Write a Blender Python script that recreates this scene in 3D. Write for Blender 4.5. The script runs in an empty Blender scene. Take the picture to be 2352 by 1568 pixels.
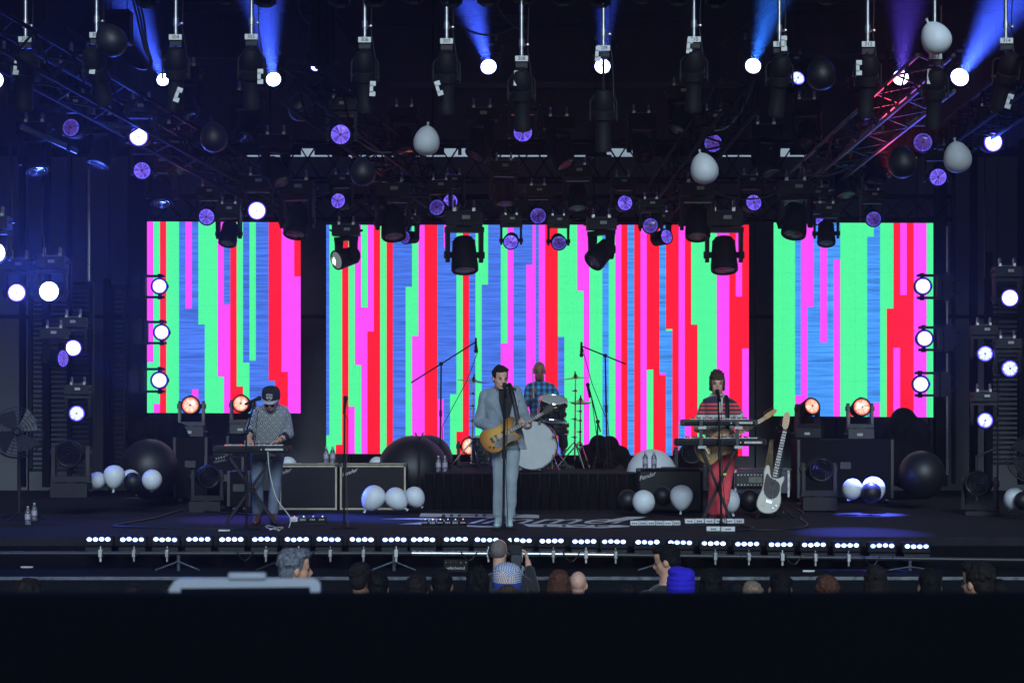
import bpy, bmesh, math, random
from mathutils import Vector, Matrix, Euler
V = Vector
rnd = random.Random(7)
sc = bpy.context.scene
COL = sc.collection
PI = math.pi

# ------------------------------------------------------------------ camera, sky, sun, exposure
FPX, YH, CX, CAMZ = 4600.0, 896.0, 1176.0, 1.5          # focal length and horizon in photograph pixels (2352 wide)
cam_d = bpy.data.cameras.new('camera'); cam = bpy.data.objects.new('camera', cam_d); COL.objects.link(cam)
cam.location = (0, 0, CAMZ); cam.rotation_euler = (PI/2, 0, 0)
cam_d.sensor_width = 36; cam_d.lens = FPX/2352*36; cam_d.shift_y = (YH-784)/2352
cam_d.clip_start = .05; cam_d.clip_end = 500
cam_d.dof.use_dof = True; cam_d.dof.focus_distance = 23.5; cam_d.dof.aperture_fstop = 10
sc.camera = cam
world = bpy.data.worlds.new('World'); sc.world = world; world.use_nodes = True
nt = world.node_tree; bg = nt.nodes['Background']
sky = nt.nodes.new('ShaderNodeTexSky'); sky.sky_type = 'NISHITA'; sky.sun_disc = False
SUN_EL, SUN_AZ = math.radians(23), math.radians(176)
sky.sun_elevation = SUN_EL; sky.sun_rotation = SUN_AZ; sky.air_density = 1.0; sky.dust_density = .2; sky.ozone_density = 4
nt.links.new(sky.outputs[0], bg.inputs[0]); bg.inputs[1].default_value = 0.05
sun_d = bpy.data.lights.new('sun', 'SUN'); sun_d.energy = 2.4; sun_d.angle = math.radians(22); sun_d.color = (.70, .87, 1)
sun = bpy.data.objects.new('sun', sun_d); COL.objects.link(sun)
sd = V((math.sin(SUN_AZ)*math.cos(SUN_EL), math.cos(SUN_AZ)*math.cos(SUN_EL), math.sin(SUN_EL)))   # towards the sun
sun.rotation_euler = sd.to_track_quat('Z', 'Y').to_euler()
sc.view_settings.view_transform = 'Standard'; sc.view_settings.look = 'None'
sc.view_settings.gamma = 1; sc.view_settings.exposure = 0; sc.view_settings.use_curve_mapping = False
cy = sc.cycles
cy.use_denoising = True; cy.max_bounces = 6; cy.diffuse_bounces = 2; cy.glossy_bounces = 3; cy.transmission_bounces = 4
cy.transparent_max_bounces = 8; cy.volume_bounces = 0; cy.sample_clamp_indirect = 3; cy.sample_clamp_direct = 0
cy.caustics_reflective = False; cy.caustics_refractive = False

# ------------------------------------------------------------------ helpers
def W(px, py, Y): return V(((px-CX)/FPX*Y, Y, CAMZ-(py-YH)/FPX*Y))
def MP(Y): return Y/FPX
ZONES = {'K': (500, 900, 3.409), 'S': (1000, 800, 3.015), 'B': (1480, 860, 3.267), 'D': (1180, 820, 5.228),
         'L': (0, 960, 2.903), 'R': (1860, 900, 2.8), 'C': (800, 1280, 3.36), 'E': (1400, 1280, 3.36), 'A': (200, 1280, 3.36)}
def zp(z, x, y, Y):
    ox, oy, s = ZONES[z]
    return W((ox+x/s)/1.06293, (oy+y/s)/1.06293, Y)
def FL(px, py, z=0.0):                      # the point of the floor (height z) seen at that pixel
    Y = FPX*(CAMZ-z)/(py-YH); return V(((px-CX)/FPX*Y, Y, z))
def lin(c):
    c /= 255.0
    return c/12.92 if c <= .04045 else ((c+.055)/1.055)**2.4
def C(r, g, b): return (lin(r), lin(g), lin(b))

class MB:
    def __init__(s): s.v = []; s.f = []; s.m = []
    def add(s, vs, fs, mi=0):
        o = len(s.v); s.v += [tuple(x) for x in vs]
        for f in fs: s.f.append(tuple(i+o for i in f)); s.m.append(mi)
        return s
    def box(s, c, d, rot=None, mi=0):
        c = V(c); h = V(d)/2
        vs = []
        for x in (-1, 1):
            for y in (-1, 1):
                for z in (-1, 1):
                    p = V((x*h.x, y*h.y, z*h.z))
                    if rot is not None: p = rot @ p
                    vs.append(c+p)
        return s.add(vs, [(0,1,3,2), (4,6,7,5), (0,4,5,1), (2,3,7,6), (0,2,6,4), (1,5,7,3)], mi)
    def cyl(s, a, b, r0, r1=None, n=10, mi=0):
        a = V(a); b = V(b); r1 = r0 if r1 is None else r1
        d = b-a
        if d.length < 1e-6: return s
        q = d.to_track_quat('Z', 'Y')
        vs = []
        for p, r in ((a, r0), (b, r1)):
            for i in range(n):
                t = 2*PI*i/n
                vs.append(p+q @ V((r*math.cos(t), r*math.sin(t), 0)))
        fs = [(i, (i+1) % n, n+(i+1) % n, n+i) for i in range(n)]
        fs += [tuple(range(n-1, -1, -1)), tuple(range(n, 2*n))]
        return s.add(vs, fs, mi)
    def lathe(s, prof, o, axis, n=16, mi=0, roll=0):         # prof: (radius, distance along axis)
        o = V(o); q = V(axis).to_track_quat('Z', 'Y')
        vs = []; fs = []; k = len(prof)
        for r, h in prof:
            for i in range(n):
                t = 2*PI*i/n+roll
                vs.append(o+q @ V((r*math.cos(t), r*math.sin(t), h)))
        for j in range(k-1):
            for i in range(n):
                fs.append((j*n+i, j*n+(i+1) % n, (j+1)*n+(i+1) % n, (j+1)*n+i))
        fs += [tuple(range(n-1, -1, -1)), tuple(range((k-1)*n, k*n))]
        return s.add(vs, fs, mi)
    def ell(s, c, r, rot=None, nu=14, nv=9, mi=0):
        c = V(c)
        if not hasattr(r, '__len__'): r = (r, r, r)
        vs = []
        def P(x, y, z):
            p = V((x*r[0], y*r[1], z*r[2]))
            if rot is not None: p = rot @ p
            return c+p
        for j in range(1, nv):
            a = PI*j/nv
            for i in range(nu):
                t = 2*PI*i/nu
                vs.append(P(math.sin(a)*math.cos(t), math.sin(a)*math.sin(t), math.cos(a)))
        top = len(vs); vs.append(P(0, 0, 1)); vs.append(P(0, 0, -1))
        fs = []
        for j in range(nv-2):
            for i in range(nu):
                fs.append((j*nu+i, (j+1)*nu+i, (j+1)*nu+(i+1) % nu, j*nu+(i+1) % nu))
        for i in range(nu):
            fs.append((top, i, (i+1) % nu)); fs.append((top+1, (nv-2)*nu+(i+1) % nu, (nv-2)*nu+i))
        return s.add(vs, fs, mi)
    def tube(s, pts, r, n=6, mi=0):
        pts = [V(p) for p in pts]; vs = []; k = len(pts); prev = None
        for j, p in enumerate(pts):
            d = (pts[min(j+1, k-1)]-pts[max(j-1, 0)]).normalized()
            ref = V((0, 0, 1)) if abs(d.z) < .9 else V((1, 0, 0))
            if prev is not None: ref = prev
            x = (ref-d*ref.dot(d)).normalized(); y = d.cross(x); prev = x
            rr = r[j] if hasattr(r, '__len__') else r
            for i in range(n):
                t = 2*PI*i/n
                vs.append(p+x*(rr*math.cos(t))+y*(rr*math.sin(t)))
        fs = [(j*n+i, j*n+(i+1) % n, (j+1)*n+(i+1) % n, (j+1)*n+i) for j in range(k-1) for i in range(n)]
        fs += [tuple(range(n-1, -1, -1)), tuple(range((k-1)*n, k*n))]
        return s.add(vs, fs, mi)
    def prism(s, poly, o, u, w, t, mi=0):                     # polygon in the plane (u, w) at o, extruded by t along u x w
        o = V(o); u = V(u); w = V(w); nrm = u.cross(w).normalized()
        n = len(poly)
        vs = [o+u*a+w*b for a, b in poly]+[o+u*a+w*b+nrm*t for a, b in poly]
        fs = [tuple(range(n-1, -1, -1)), tuple(range(n, 2*n))]+[(i, (i+1) % n, n+(i+1) % n, n+i) for i in range(n)]
        return s.add(vs, fs, mi)
    def torus(s, c, axis, R, r, n=28, k=6, mi=0, a0=0, a1=2*PI):
        q = V(axis).to_track_quat('Z', 'Y'); full = abs(a1-a0-2*PI) < 1e-6
        m = n if full else n+1
        pts = [V(c)+q @ V((R*math.cos(a0+(a1-a0)*i/n), R*math.sin(a0+(a1-a0)*i/n), 0)) for i in range(m)]
        if not full: return s.tube(pts, r, k, mi)
        vs = []
        for i in range(n):
            rad = (pts[i]-V(c)).normalized(); up = q @ V((0, 0, 1))
            for j in range(k):
                t = 2*PI*j/k; vs.append(pts[i]+rad*(r*math.cos(t))+up*(r*math.sin(t)))
        fs = [(i*k+j, ((i+1) % n)*k+j, ((i+1) % n)*k+(j+1) % k, i*k+(j+1) % k) for i in range(n) for j in range(k)]
        return s.add(vs, fs, mi)
    def loft(s, rings, side, fwd, n=20, mi=0):                # rings: (centre, half width, half depth)
        side = V(side); fwd = V(fwd); vs = []; k = len(rings)
        for c, a, b in rings:
            for i in range(n):
                t = 2*PI*i/n; ct, st = math.cos(t), math.sin(t)
                e = .8
                vs.append(V(c)+side*(a*math.copysign(abs(ct)**e, ct))+fwd*(b*math.copysign(abs(st)**e, st)))
        fs = [(j*n+i, j*n+(i+1) % n, (j+1)*n+(i+1) % n, (j+1)*n+i) for j in range(k-1) for i in range(n)]
        fs += [tuple(range(n-1, -1, -1)), tuple(range((k-1)*n, k*n))]
        return s.add(vs, fs, mi)
    def limb(s, pts, rads):
        for i, p in enumerate(pts):
            s.ell(p, rads[i], nu=12, nv=8)
            if i: s.cyl(pts[i-1], p, rads[i-1], rads[i], 12)
        return s
    def mesh(s, name, off=V((0, 0, 0)), sharp=40):
        me = bpy.data.meshes.new(name)
        me.from_pydata([(x-off.x, y-off.y, z-off.z) for x, y, z in s.v], [], s.f)
        if any(s.m): me.polygons.foreach_set('material_index', s.m)
        bm = bmesh.new(); bm.from_mesh(me); bmesh.ops.recalc_face_normals(bm, faces=bm.faces); bm.to_mesh(me); bm.free()
        me.polygons.foreach_set('use_smooth', [True]*len(me.polygons)); me.set_sharp_from_angle(angle=math.radians(sharp))
        return me
    def build(s, name, mats, parent=None, loc=None, local=False, bevel=0, sharp=40):
        """One mesh object. Coordinates are world coordinates unless local."""
        off = V((0, 0, 0))
        if not local:
            if parent is not None: off = wloc(parent)
            elif loc is not None: off = V(loc)
        me = s.mesh(name, off, sharp)
        return put(name, me, mats, parent, loc, bevel)
def wloc(o):
    p = V(o.location)
    while o.parent is not None: o = o.parent; p = p+V(o.location)
    return p
def put(name, me, mats, parent=None, loc=None, bevel=0):
    if not isinstance(mats, (list, tuple)): mats = [mats]
    if not me.materials:
        for m in mats: me.materials.append(m)
    o = bpy.data.objects.new(name, me); COL.objects.link(o)
    if parent is not None: o.parent = parent
    if loc is not None: o.location = loc
    if bevel:
        b = o.modifiers.new('bevel', 'BEVEL'); b.width = bevel; b.segments = 2; b.limit_method = 'ANGLE'; b.angle_limit = .6
    return o
def tag(o, label, cat=None, group=None, kind=None):
    if label: o['label'] = label
    if cat: o['category'] = cat
    if group: o['group'] = group
    if kind: o['kind'] = kind
    return o
def thing(name, label, cat, loc, group=None, rz=0):
    o = bpy.data.objects.new(name, None); COL.objects.link(o); o.location = loc; o.rotation_euler = (0, 0, rz)
    o.empty_display_size = .1
    return tag(o, label, cat, group)
WORK = bpy.data.scenes.new('work')          # a bare scene to grow surfaces in; removed at the end
def work_dg():
    with bpy.context.temp_override(scene=WORK, view_layer=WORK.view_layers[0]):
        d = bpy.context.evaluated_depsgraph_get(); d.update()
    return d
def solid(mb, voxel=.007, smooth=4, fac=.5):
    """Grow one continuous surface from overlapping volumes."""
    me = mb.mesh('tmp'); o = bpy.data.objects.new('tmp', me); WORK.collection.objects.link(o)
    r = o.modifiers.new('r', 'REMESH'); r.mode = 'VOXEL'; r.voxel_size = voxel; r.use_smooth_shade = True
    if smooth:
        m = o.modifiers.new('s', 'SMOOTH'); m.factor = fac; m.iterations = smooth
    dg = work_dg()
    out = bpy.data.meshes.new_from_object(o.evaluated_get(dg))
    bpy.data.objects.remove(o); bpy.data.meshes.remove(me)
    return out
def solid_obj(mb, name, mats, parent, voxel=.007, smooth=4):
    me = solid(mb, voxel, smooth); off = wloc(parent)
    me.transform(Matrix.Translation(-off)); me.name = name
    return put(name, me, mats, parent)
TXT = {}
def text_mesh(body, size=1.0, ext=.004, shear=0):
    k = (body, size, ext, shear)
    if k not in TXT:
        cu = bpy.data.curves.new('t', 'FONT'); cu.body = body; cu.size = size; cu.extrude = ext; cu.shear = shear
        cu.align_x = 'CENTER'; cu.align_y = 'CENTER'; cu.resolution_u = 3
        o = bpy.data.objects.new('t', cu); WORK.collection.objects.link(o); dg = work_dg()
        TXT[k] = bpy.data.meshes.new_from_object(o.evaluated_get(dg))
        bpy.data.objects.remove(o)
    return TXT[k]
def text_on(body, name, mat_, parent, c, size, up=(0, 0, 1), right=(1, 0, 0), ext=.002, shear=0):
    me = text_mesh(body, size, ext, shear).copy()
    r = V(right).normalized(); u = V(up).normalized(); nn = r.cross(u)
    M = Matrix(((r.x, u.x, nn.x, 0), (r.y, u.y, nn.y, 0), (r.z, u.z, nn.z, 0), (0, 0, 0, 1)))
    me.transform(Matrix.Translation(V(c)-wloc(parent)) @ M)
    me.materials.clear()
    return put(name, me, mat_, parent)

# ------------------------------------------------------------------ materials
def N(nt, t, **kw):
    n = nt.nodes.new(t)
    for k, v in kw.items(): setattr(n, k, v)
    return n
def mat(name, col, rough=.6, metal=0, noise=.18, scale=14, bump=0, spec=.5, emis=None, es=0, trans=0, coat=0, sheen=0):
    m = bpy.data.materials.new(name); m.use_nodes = True; t = m.node_tree; b = t.nodes['Principled BSDF']
    b.inputs['Base Color'].default_value = (*col, 1); b.inputs['Roughness'].default_value = rough
    b.inputs['Metallic'].default_value = metal; b.inputs['Specular IOR Level'].default_value = spec
    b.inputs['Transmission Weight'].default_value = trans; b.inputs['Coat Weight'].default_value = coat
    b.inputs['Sheen Weight'].default_value = sheen
    if emis: b.inputs['Emission Color'].default_value = (*emis, 1); b.inputs['Emission Strength'].default_value = es
    if noise or bump:
        tc = N(t, 'ShaderNodeTexCoord'); no = N(t, 'ShaderNodeTexNoise'); no.inputs['Scale'].default_value = scale
        no.inputs['Detail'].default_value = 5; t.links.new(tc.outputs['Object'], no.inputs['Vector'])
        mr = N(t, 'ShaderNodeMapRange'); mr.inputs[1].default_value = .3; mr.inputs[2].default_value = .7
        mr.inputs[3].default_value = 1-noise; mr.inputs[4].default_value = 1+noise
        t.links.new(no.outputs[0], mr.inputs[0])
        mx = N(t, 'ShaderNodeMix', data_type='RGBA', blend_type='MULTIPLY'); mx.inputs[0].default_value = 1
        mx.inputs[6].default_value = (*col, 1); t.links.new(mr.outputs[0], mx.inputs[7])
        t.links.new(mx.outputs[2], b.inputs['Base Color'])
        mr2 = N(t, 'ShaderNodeMapRange'); mr2.inputs[3].default_value = max(.03, rough-.12); mr2.inputs[4].default_value = min(1, rough+.12)
        t.links.new(no.outputs[0], mr2.inputs[0]); t.links.new(mr2.outputs[0], b.inputs['Roughness'])
        if bump:
            bp = N(t, 'ShaderNodeBump'); bp.inputs['Strength'].default_value = bump; bp.inputs['Distance'].default_value = .02
            t.links.new(no.outputs[0], bp.inputs['Height']); t.links.new(bp.outputs[0], b.inputs['Normal'])
    return m
def emat(name, col, s):
    m = bpy.data.materials.new(name); m.use_nodes = True; t = m.node_tree; t.nodes.clear()
    o = N(t, 'ShaderNodeOutputMaterial'); e = N(t, 'ShaderNodeEmission'); e.inputs[0].default_value = (*col, 1)
    oi = N(t, 'ShaderNodeObjectInfo'); mr = N(t, 'ShaderNodeMapRange'); mr.inputs[3].default_value = s*.55; mr.inputs[4].default_value = s*1.3
    t.links.new(oi.outputs['Random'], mr.inputs[0]); t.links.new(mr.outputs[0], e.inputs[1])
    t.links.new(e.outputs[0], o.inputs[0]); m.cycles.emission_sampling = 'NONE'; return m
def mth(t, op, a, b=None, c=None):
    n = N(t, 'ShaderNodeMath', operation=op)
    for i, x in enumerate((a, b, c)):
        if x is None: continue
        if isinstance(x, (int, float)): n.inputs[i].default_value = x
        else: t.links.new(x, n.inputs[i])
    return n.outputs[0]
def lens_mat(name, base, hot, rim, strength, contrast, spokes, emission_rim=1.0):
    """Faceted front lens of a moving light: radial facets, darker hub, coloured rim. Local axis of the lens is Y."""
    m = bpy.data.materials.new(name); m.use_nodes = True; t = m.node_tree; b = t.nodes['Principled BSDF']
    tc = N(t, 'ShaderNodeTexCoord'); sx = N(t, 'ShaderNodeSeparateXYZ'); t.links.new(tc.outputs['Object'], sx.inputs[0])
    oi = N(t, 'ShaderNodeObjectInfo')
    ang = mth(t, 'ARCTAN2', sx.outputs[0], sx.outputs[2])
    r = mth(t, 'SQRT', mth(t, 'ADD', mth(t, 'MULTIPLY', sx.outputs[0], sx.outputs[0]), mth(t, 'MULTIPLY', sx.outputs[2], sx.outputs[2])))
    rn = mth(t, 'DIVIDE', r, .1)
    cs = mth(t, 'ADD', ang, mth(t, 'MULTIPLY', oi.outputs['Random'], 20))
    f1 = mth(t, 'SINE', mth(t, 'MULTIPLY', ang, spokes))
    cv = N(t, 'ShaderNodeCombineXYZ'); t.links.new(mth(t, 'MULTIPLY', mth(t, 'SINE', cs), 1.6), cv.inputs[0])
    t.links.new(mth(t, 'MULTIPLY', mth(t, 'COSINE', cs), 1.6), cv.inputs[1]); t.links.new(mth(t, 'MULTIPLY', oi.outputs['Random'], 30), cv.inputs[2])
    no = N(t, 'ShaderNodeTexNoise'); no.inputs['Scale'].default_value = 2.2; t.links.new(cv.outputs[0], no.inputs['Vector'])
    lobes = mth(t, 'ADD', mth(t, 'MULTIPLY', f1, .22), mth(t, 'MULTIPLY', mth(t, 'SUBTRACT', no.outputs[0], .5), 2.6))
    inten = mth(t, 'MAXIMUM', mth(t, 'ADD', 1.0, mth(t, 'MULTIPLY', lobes, contrast)), .12)
    hub = N(t, 'ShaderNodeMapRange'); hub.inputs[1].default_value = .1; hub.inputs[2].default_value = .22; hub.inputs[3].default_value = .12
    t.links.new(rn, hub.inputs[0])
    ri = N(t, 'ShaderNodeMapRange'); ri.inputs[1].default_value = .8; ri.inputs[2].default_value = 1.0; t.links.new(rn, ri.inputs[0])
    mx = N(t, 'ShaderNodeMix', data_type='RGBA'); mx.inputs[6].default_value = (*base, 1); mx.inputs[7].default_value = (*hot, 1)
    cl = mth(t, 'MINIMUM', mth(t, 'MAXIMUM', mth(t, 'ADD', mth(t, 'MULTIPLY', lobes, .7), .35), 0), 1); t.links.new(cl, mx.inputs[0])
    mx2 = N(t, 'ShaderNodeMix', data_type='RGBA'); t.links.new(mx.outputs[2], mx2.inputs[6]); mx2.inputs[7].default_value = (*rim, 1)
    t.links.new(ri.outputs[0], mx2.inputs[0])
    st = mth(t, 'MULTIPLY', mth(t, 'MULTIPLY', inten, hub.outputs[0]), strength)
    dim = N(t, 'ShaderNodeMapRange'); dim.inputs[1].default_value = .84; dim.inputs[2].default_value = 1.0; dim.inputs[3].default_value = 1; dim.inputs[4].default_value = emission_rim
    t.links.new(rn, dim.inputs[0])
    t.links.new(mth(t, 'MULTIPLY', st, dim.outputs[0]), b.inputs['Emission Strength']); t.links.new(mx2.outputs[2], b.inputs['Emission Color'])
    b.inputs['Base Color'].default_value = (.02, .02, .04, 1); b.inputs['Roughness'].default_value = .12
    m.cycles.emission_sampling = 'NONE'
    return m
M = {}
M['black'] = mat('black_metal', (.004, .004, .005), .7, noise=.3, spec=.25)
M['dark'] = mat('dark_housing', (.008, .0085, .011), .58, noise=.3, spec=.3)
M['grey'] = mat('grey_housing', (.02, .022, .026), .45)
M['alu'] = mat('aluminium', (.42, .43, .45), .32, .9, noise=.15, scale=30)
M['chrome'] = mat('chrome', (.7, .7, .72), .14, 1, noise=.1)
M['truss'] = mat('black_truss', (.012, .010, .010), .5, noise=.2, spec=.3)
M['trussblk'] = mat('flat_black_truss', (.0025, .0025, .003), .8, noise=.2, spec=.1)
M['cable'] = mat('cable_rubber', (.006, .006, .007), .5)
M['white'] = mat('white_tape', (.6, .62, .62), .6, noise=.08)
M['ink'] = mat('marker_ink', (.02, .02, .025), .6)
M['carpet'] = mat('stage_carpet', (.016, .0155, .020), .95, noise=.3, scale=9, bump=.2, spec=.15)
M['fascia'] = mat('stage_fascia', (.003, .003, .0045), .9, noise=.3, spec=.1)
M['ledge'] = mat('ledge_board', (.006, .007, .009), .9, noise=.3, scale=6, spec=.1)
M['edge'] = mat('ledge_metal_edge', (.16, .19, .23), .3, .8)
M['wall'] = mat('wall_panel', (.115, .12, .128), .75, noise=.16, scale=1.2)
M['wall_up'] = mat('upper_backdrop', (.035, .037, .046), .8, noise=.2, scale=1.5)
M['drape'] = mat('black_drape', (.004, .004, .0055), .95, noise=.3, spec=.1)
M['frame'] = mat('screen_frame', (.008, .008, .009), .5)
M['balloon_w'] = mat('white_balloon', (.64, .69, .74), .5, noise=.04, scale=6)
M['balloon_k'] = mat('black_balloon', (.007, .0075, .009), .5, noise=.1, scale=5)
M['ground'] = mat('asphalt', (.03, .03, .033), .9, noise=.3, scale=3)
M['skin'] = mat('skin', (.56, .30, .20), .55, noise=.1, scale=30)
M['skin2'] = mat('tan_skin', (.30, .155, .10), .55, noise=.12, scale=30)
M['skinpale'] = mat('pale_skin', (.64, .36, .265), .55, noise=.1, scale=30)
M['hairdark'] = mat('dark_hair', (.012, .009, .008), .75, spec=.2, noise=.5, scale=60, bump=.5)
M['hairbrown'] = mat('brown_hair', (.055, .032, .02), .75, spec=.2, noise=.5, scale=60, bump=.5)
M['hairblack'] = mat('black_hair', (.004, .004, .005), .75, spec=.2, noise=.4, scale=60, bump=.5)
M['hairgrey'] = mat('grey_hair', (.13, .14, .17), .75, spec=.2, noise=.6, scale=45, bump=.7)
M['hairred'] = mat('auburn_hair', (.075, .03, .018), .75, spec=.2, noise=.4, scale=50, bump=.5)
M['hairblonde'] = mat('blonde_hair', (.22, .16, .11), .75, spec=.2, noise=.4, scale=50, bump=.5)
M['stubble'] = mat('stubble', (.17, .095, .07), .8, noise=.4, scale=70)
M['eye'] = mat('eye', (.02, .015, .012), .25, noise=0)
M['lip'] = mat('lip', (.25, .09, .08), .5, noise=0)
M['shirtblk'] = mat('dark_cloth', (.012, .012, .015), .85, noise=.25, sheen=.2)

GRD = -1.35
# ------------------------------------------------------------------ setting: ground, stage deck, ledge, walls, roof
tag(MB().box((0, 16, -1.40), (50, 56, .1)).build('ground', M['ground']), None, kind='structure')
tag(MB().box((0, 26, -.65), (17, 11, 1.3)).build('stage_floor', M['carpet'], bevel=.01), None, kind='structure')
tag(MB().box((0, 20.462, -.68), (16.98, .06, 1.18)).build('stage_fascia', M['fascia']), None, kind='structure')
lg = tag(MB().box((0, 19.87, -.80), (17, 1.08, 1.0)).build('lower_step', M['ledge']), None, kind='structure')
MB().box((0, 19.322, -.312), (17.02, .03, .03)).build('edge_strip', M['edge'], lg)
tag(MB().box((0, 24.6, 7.75), (17.4, 13.6, .2)).build('stage_roof', M['drape']), None, kind='structure')

tag(MB().box((0, 17.9, 6.85), (17.4, .15, 1.7)).build('added_sun_blocker', M['drape']), None, kind='structure')  # unseen header, added to keep the sun off the upper rig
# back wall: panels with open joints, the slit of daylight above them, the upper backdrop
bw = thing('back_wall', 'dark grey panelled wall behind the three video screens', 'wall', (0, 30, 0))
zt = W(0, 360, 30).z; zseam = W(0, 727, 30).z
for i, x in enumerate([-8.45+1.21*k for k in range(14)]):
    for z0, z1 in ((0, zseam-.03), (zseam+.03, zt)):
        MB().box((x+.6, 30.05, (z0+z1)/2), (1.19, .1, z1-z0)).build('panel', M['wall'], bw, bevel=.006)
for k in range(13):
    MB().box((-8.45+1.21*(k+1)-.005, 30.13, zt/2), (.05, .06, zt-.02)).build('stud', M['black'], bw)
MB().box((0, 30.16, zseam), (17, .05, .2)).build('rail', M['black'], bw)
ub = thing('upper_backdrop', 'dark upper backdrop wall above the thin slit of daylight', 'wall', (0, 30, zt))
z338 = W(0, 338, 30).z; z354 = W(0, 354.5, 30).z
for k in range(7):
    x0 = -8.5+k*2.44
    MB().box((x0+1.21, 30.05, (z338+7.65)/2), (2.41, .08, 7.65-z338), mi=0).build('panel', M['wall_up'], ub)
    for j in range(12):
        MB().box((x0+.12+j*.2, 30.0, (z338+7.65)/2), (.035, .02, 7.6-z338)).build('batten', M['wall_up'], ub)
MB().box((0, 30.14, (z338+7.65)/2), (17, .06, 7.65-z338)).build('backing', M['drape'], ub)
gaps = [(690, 722), (1020, 1052), (1060, 1086), (1262, 1300), (1394, 1462), (1770, 1816)]
xs = -300
for a, b_ in gaps+[(2700, 2701)]:
    xa = W(xs, 0, 30).x; xb = W(a, 0, 30).x
    MB().box(((xa+xb)/2, 30.05, (z338+z354)/2-.002), (xb-xa, .09, z338-z354)).build('valance', M['drape'], ub); xs = b_
for a, b_ in [(-300, 560), (762, 800), (905, 955), (1085, 1140), (1345, 1405), (1460, 1660), (1860, 2700)]:   # blanked lengths of the slit
    xa = W(a, 0, 30).x; xb = W(b_, 0, 30).x
    MB().box(((xa+xb)/2, 30.06, (zt+z354)/2), (xb-xa, .06, z354-zt-.004)).build('filler', M['drape'], ub)
for s, nm, lb in ((-1, 'left', 'dark side wall of the stage house beyond the frame on the left'), (1, 'right', 'dark side wall of the stage house beyond the frame on the right')):
    tag(MB().box((s*8.7, 25, 3.1), (.2, 13, 9)).build('wall_'+nm, M['drape']), None, kind='structure')
nb = thing('added_bright_block', 'made-up pale building behind the stage, added to brighten the slit of daylight', 'building', (0, 42, GRD))  # added sunlit reflector: its pale face brightens the slit
MB().box((0, 42, 4.0), (24, 2, 10.7)).build('wall', mat('pale_render', (.5, .53, .55), .9, noise=.15, scale=.6), nb)
MB().box((0, 41.9, 9.42), (24.4, 2.6, .15)).build('roof_edge', M['grey'], nb)
for k in range(8):
    MB().box((-10.5+3*k, 40.98, 3.2), (1.2, .08, 1.6)).build('window', M['black'], nb)
# side wings: posts, louvred frames and pale pipe
def wing(label, posts, louvres, pipes):
    r = thing('scaffold_wing', label, 'scaffold', W(posts[0][0], 1130, posts[0][3]), 'scaffold wings beside the screens')
    for x, y0, y1, Y, w in posts:
        a = W(x, y0, Y); b = W(x, y1, Y)
        MB().box((a+b)/2, (w, w, a.z-b.z)).build('post', M['trussblk'], r) if False else MB().box((a+b)/2, (w, w, a.z-b.z)).build('post', M['trussblk'], r)
    for x0, x1, y0, y1, Y in louvres:
        n = int((y1-y0)/11)
        for k in range(n):
            c = W((x0+x1)/2, y0+(k+.5)*(y1-y0)/n, Y)
            MB().box(c, ((x1-x0)*MP(Y), .05, .012), Euler((.5, 0, 0)).to_matrix()).build('slat', M['grey'], r)
        for yy in (y0-4, y1+4):
            MB().box(W((x0+x1)/2, yy, Y), ((x1-x0+16)*MP(Y), .07, .04)).build('frame_bar', M['black'], r)
        for xx in (x0-4, x1+4):
            MB().box(W(xx, (y0+y1)/2, Y), (.04, .07, (y1-y0+10)*MP(Y))).build('frame_bar', M['black'], r)
    for x, y0, y1, Y, m, rr in pipes:
        MB().cyl(W(x, y0, Y), W(x, y1, Y), rr, n=8).build('pipe', M[m], r)
    return r
wing('black scaffold wing with louvred frames left of the left screen',
     [(52, 300, 1118, 27.5, .08), (107, 300, 1118, 27.3, .10), (160, 360, 1116, 27.4, .06), (322, 340, 1116, 28.2, .30), (246, 640, 1115, 28.0, .09)],
     [(75, 158, 655, 1075, 27.6), (166, 205, 655, 1080, 27.7), (262, 283, 660, 1060, 28.4)],
     [(203, 388, 645, 27.2, 'alu', .022), (25, 300, 620, 27, 'cable', .015), (213, 650, 1105, 27, 'truss', .02)])
wing('black scaffold wing with green-lit uprights right of the right screen',
     [(2160, 340, 1116, 28.1, .16), (2190, 340, 1110, 27.9, .05), (2270, 580, 1112, 27.3, .10), (2347, 320, 1112, 27.2, .10), (2236, 330, 1112, 28.3, .10)],
     [(2280, 2342, 650, 1060, 27.6)],
     [(2176, 520, 1090, 27.7, 'alu', .018), (2262, 330, 640, 27.0, 'cable', .012)])

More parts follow.
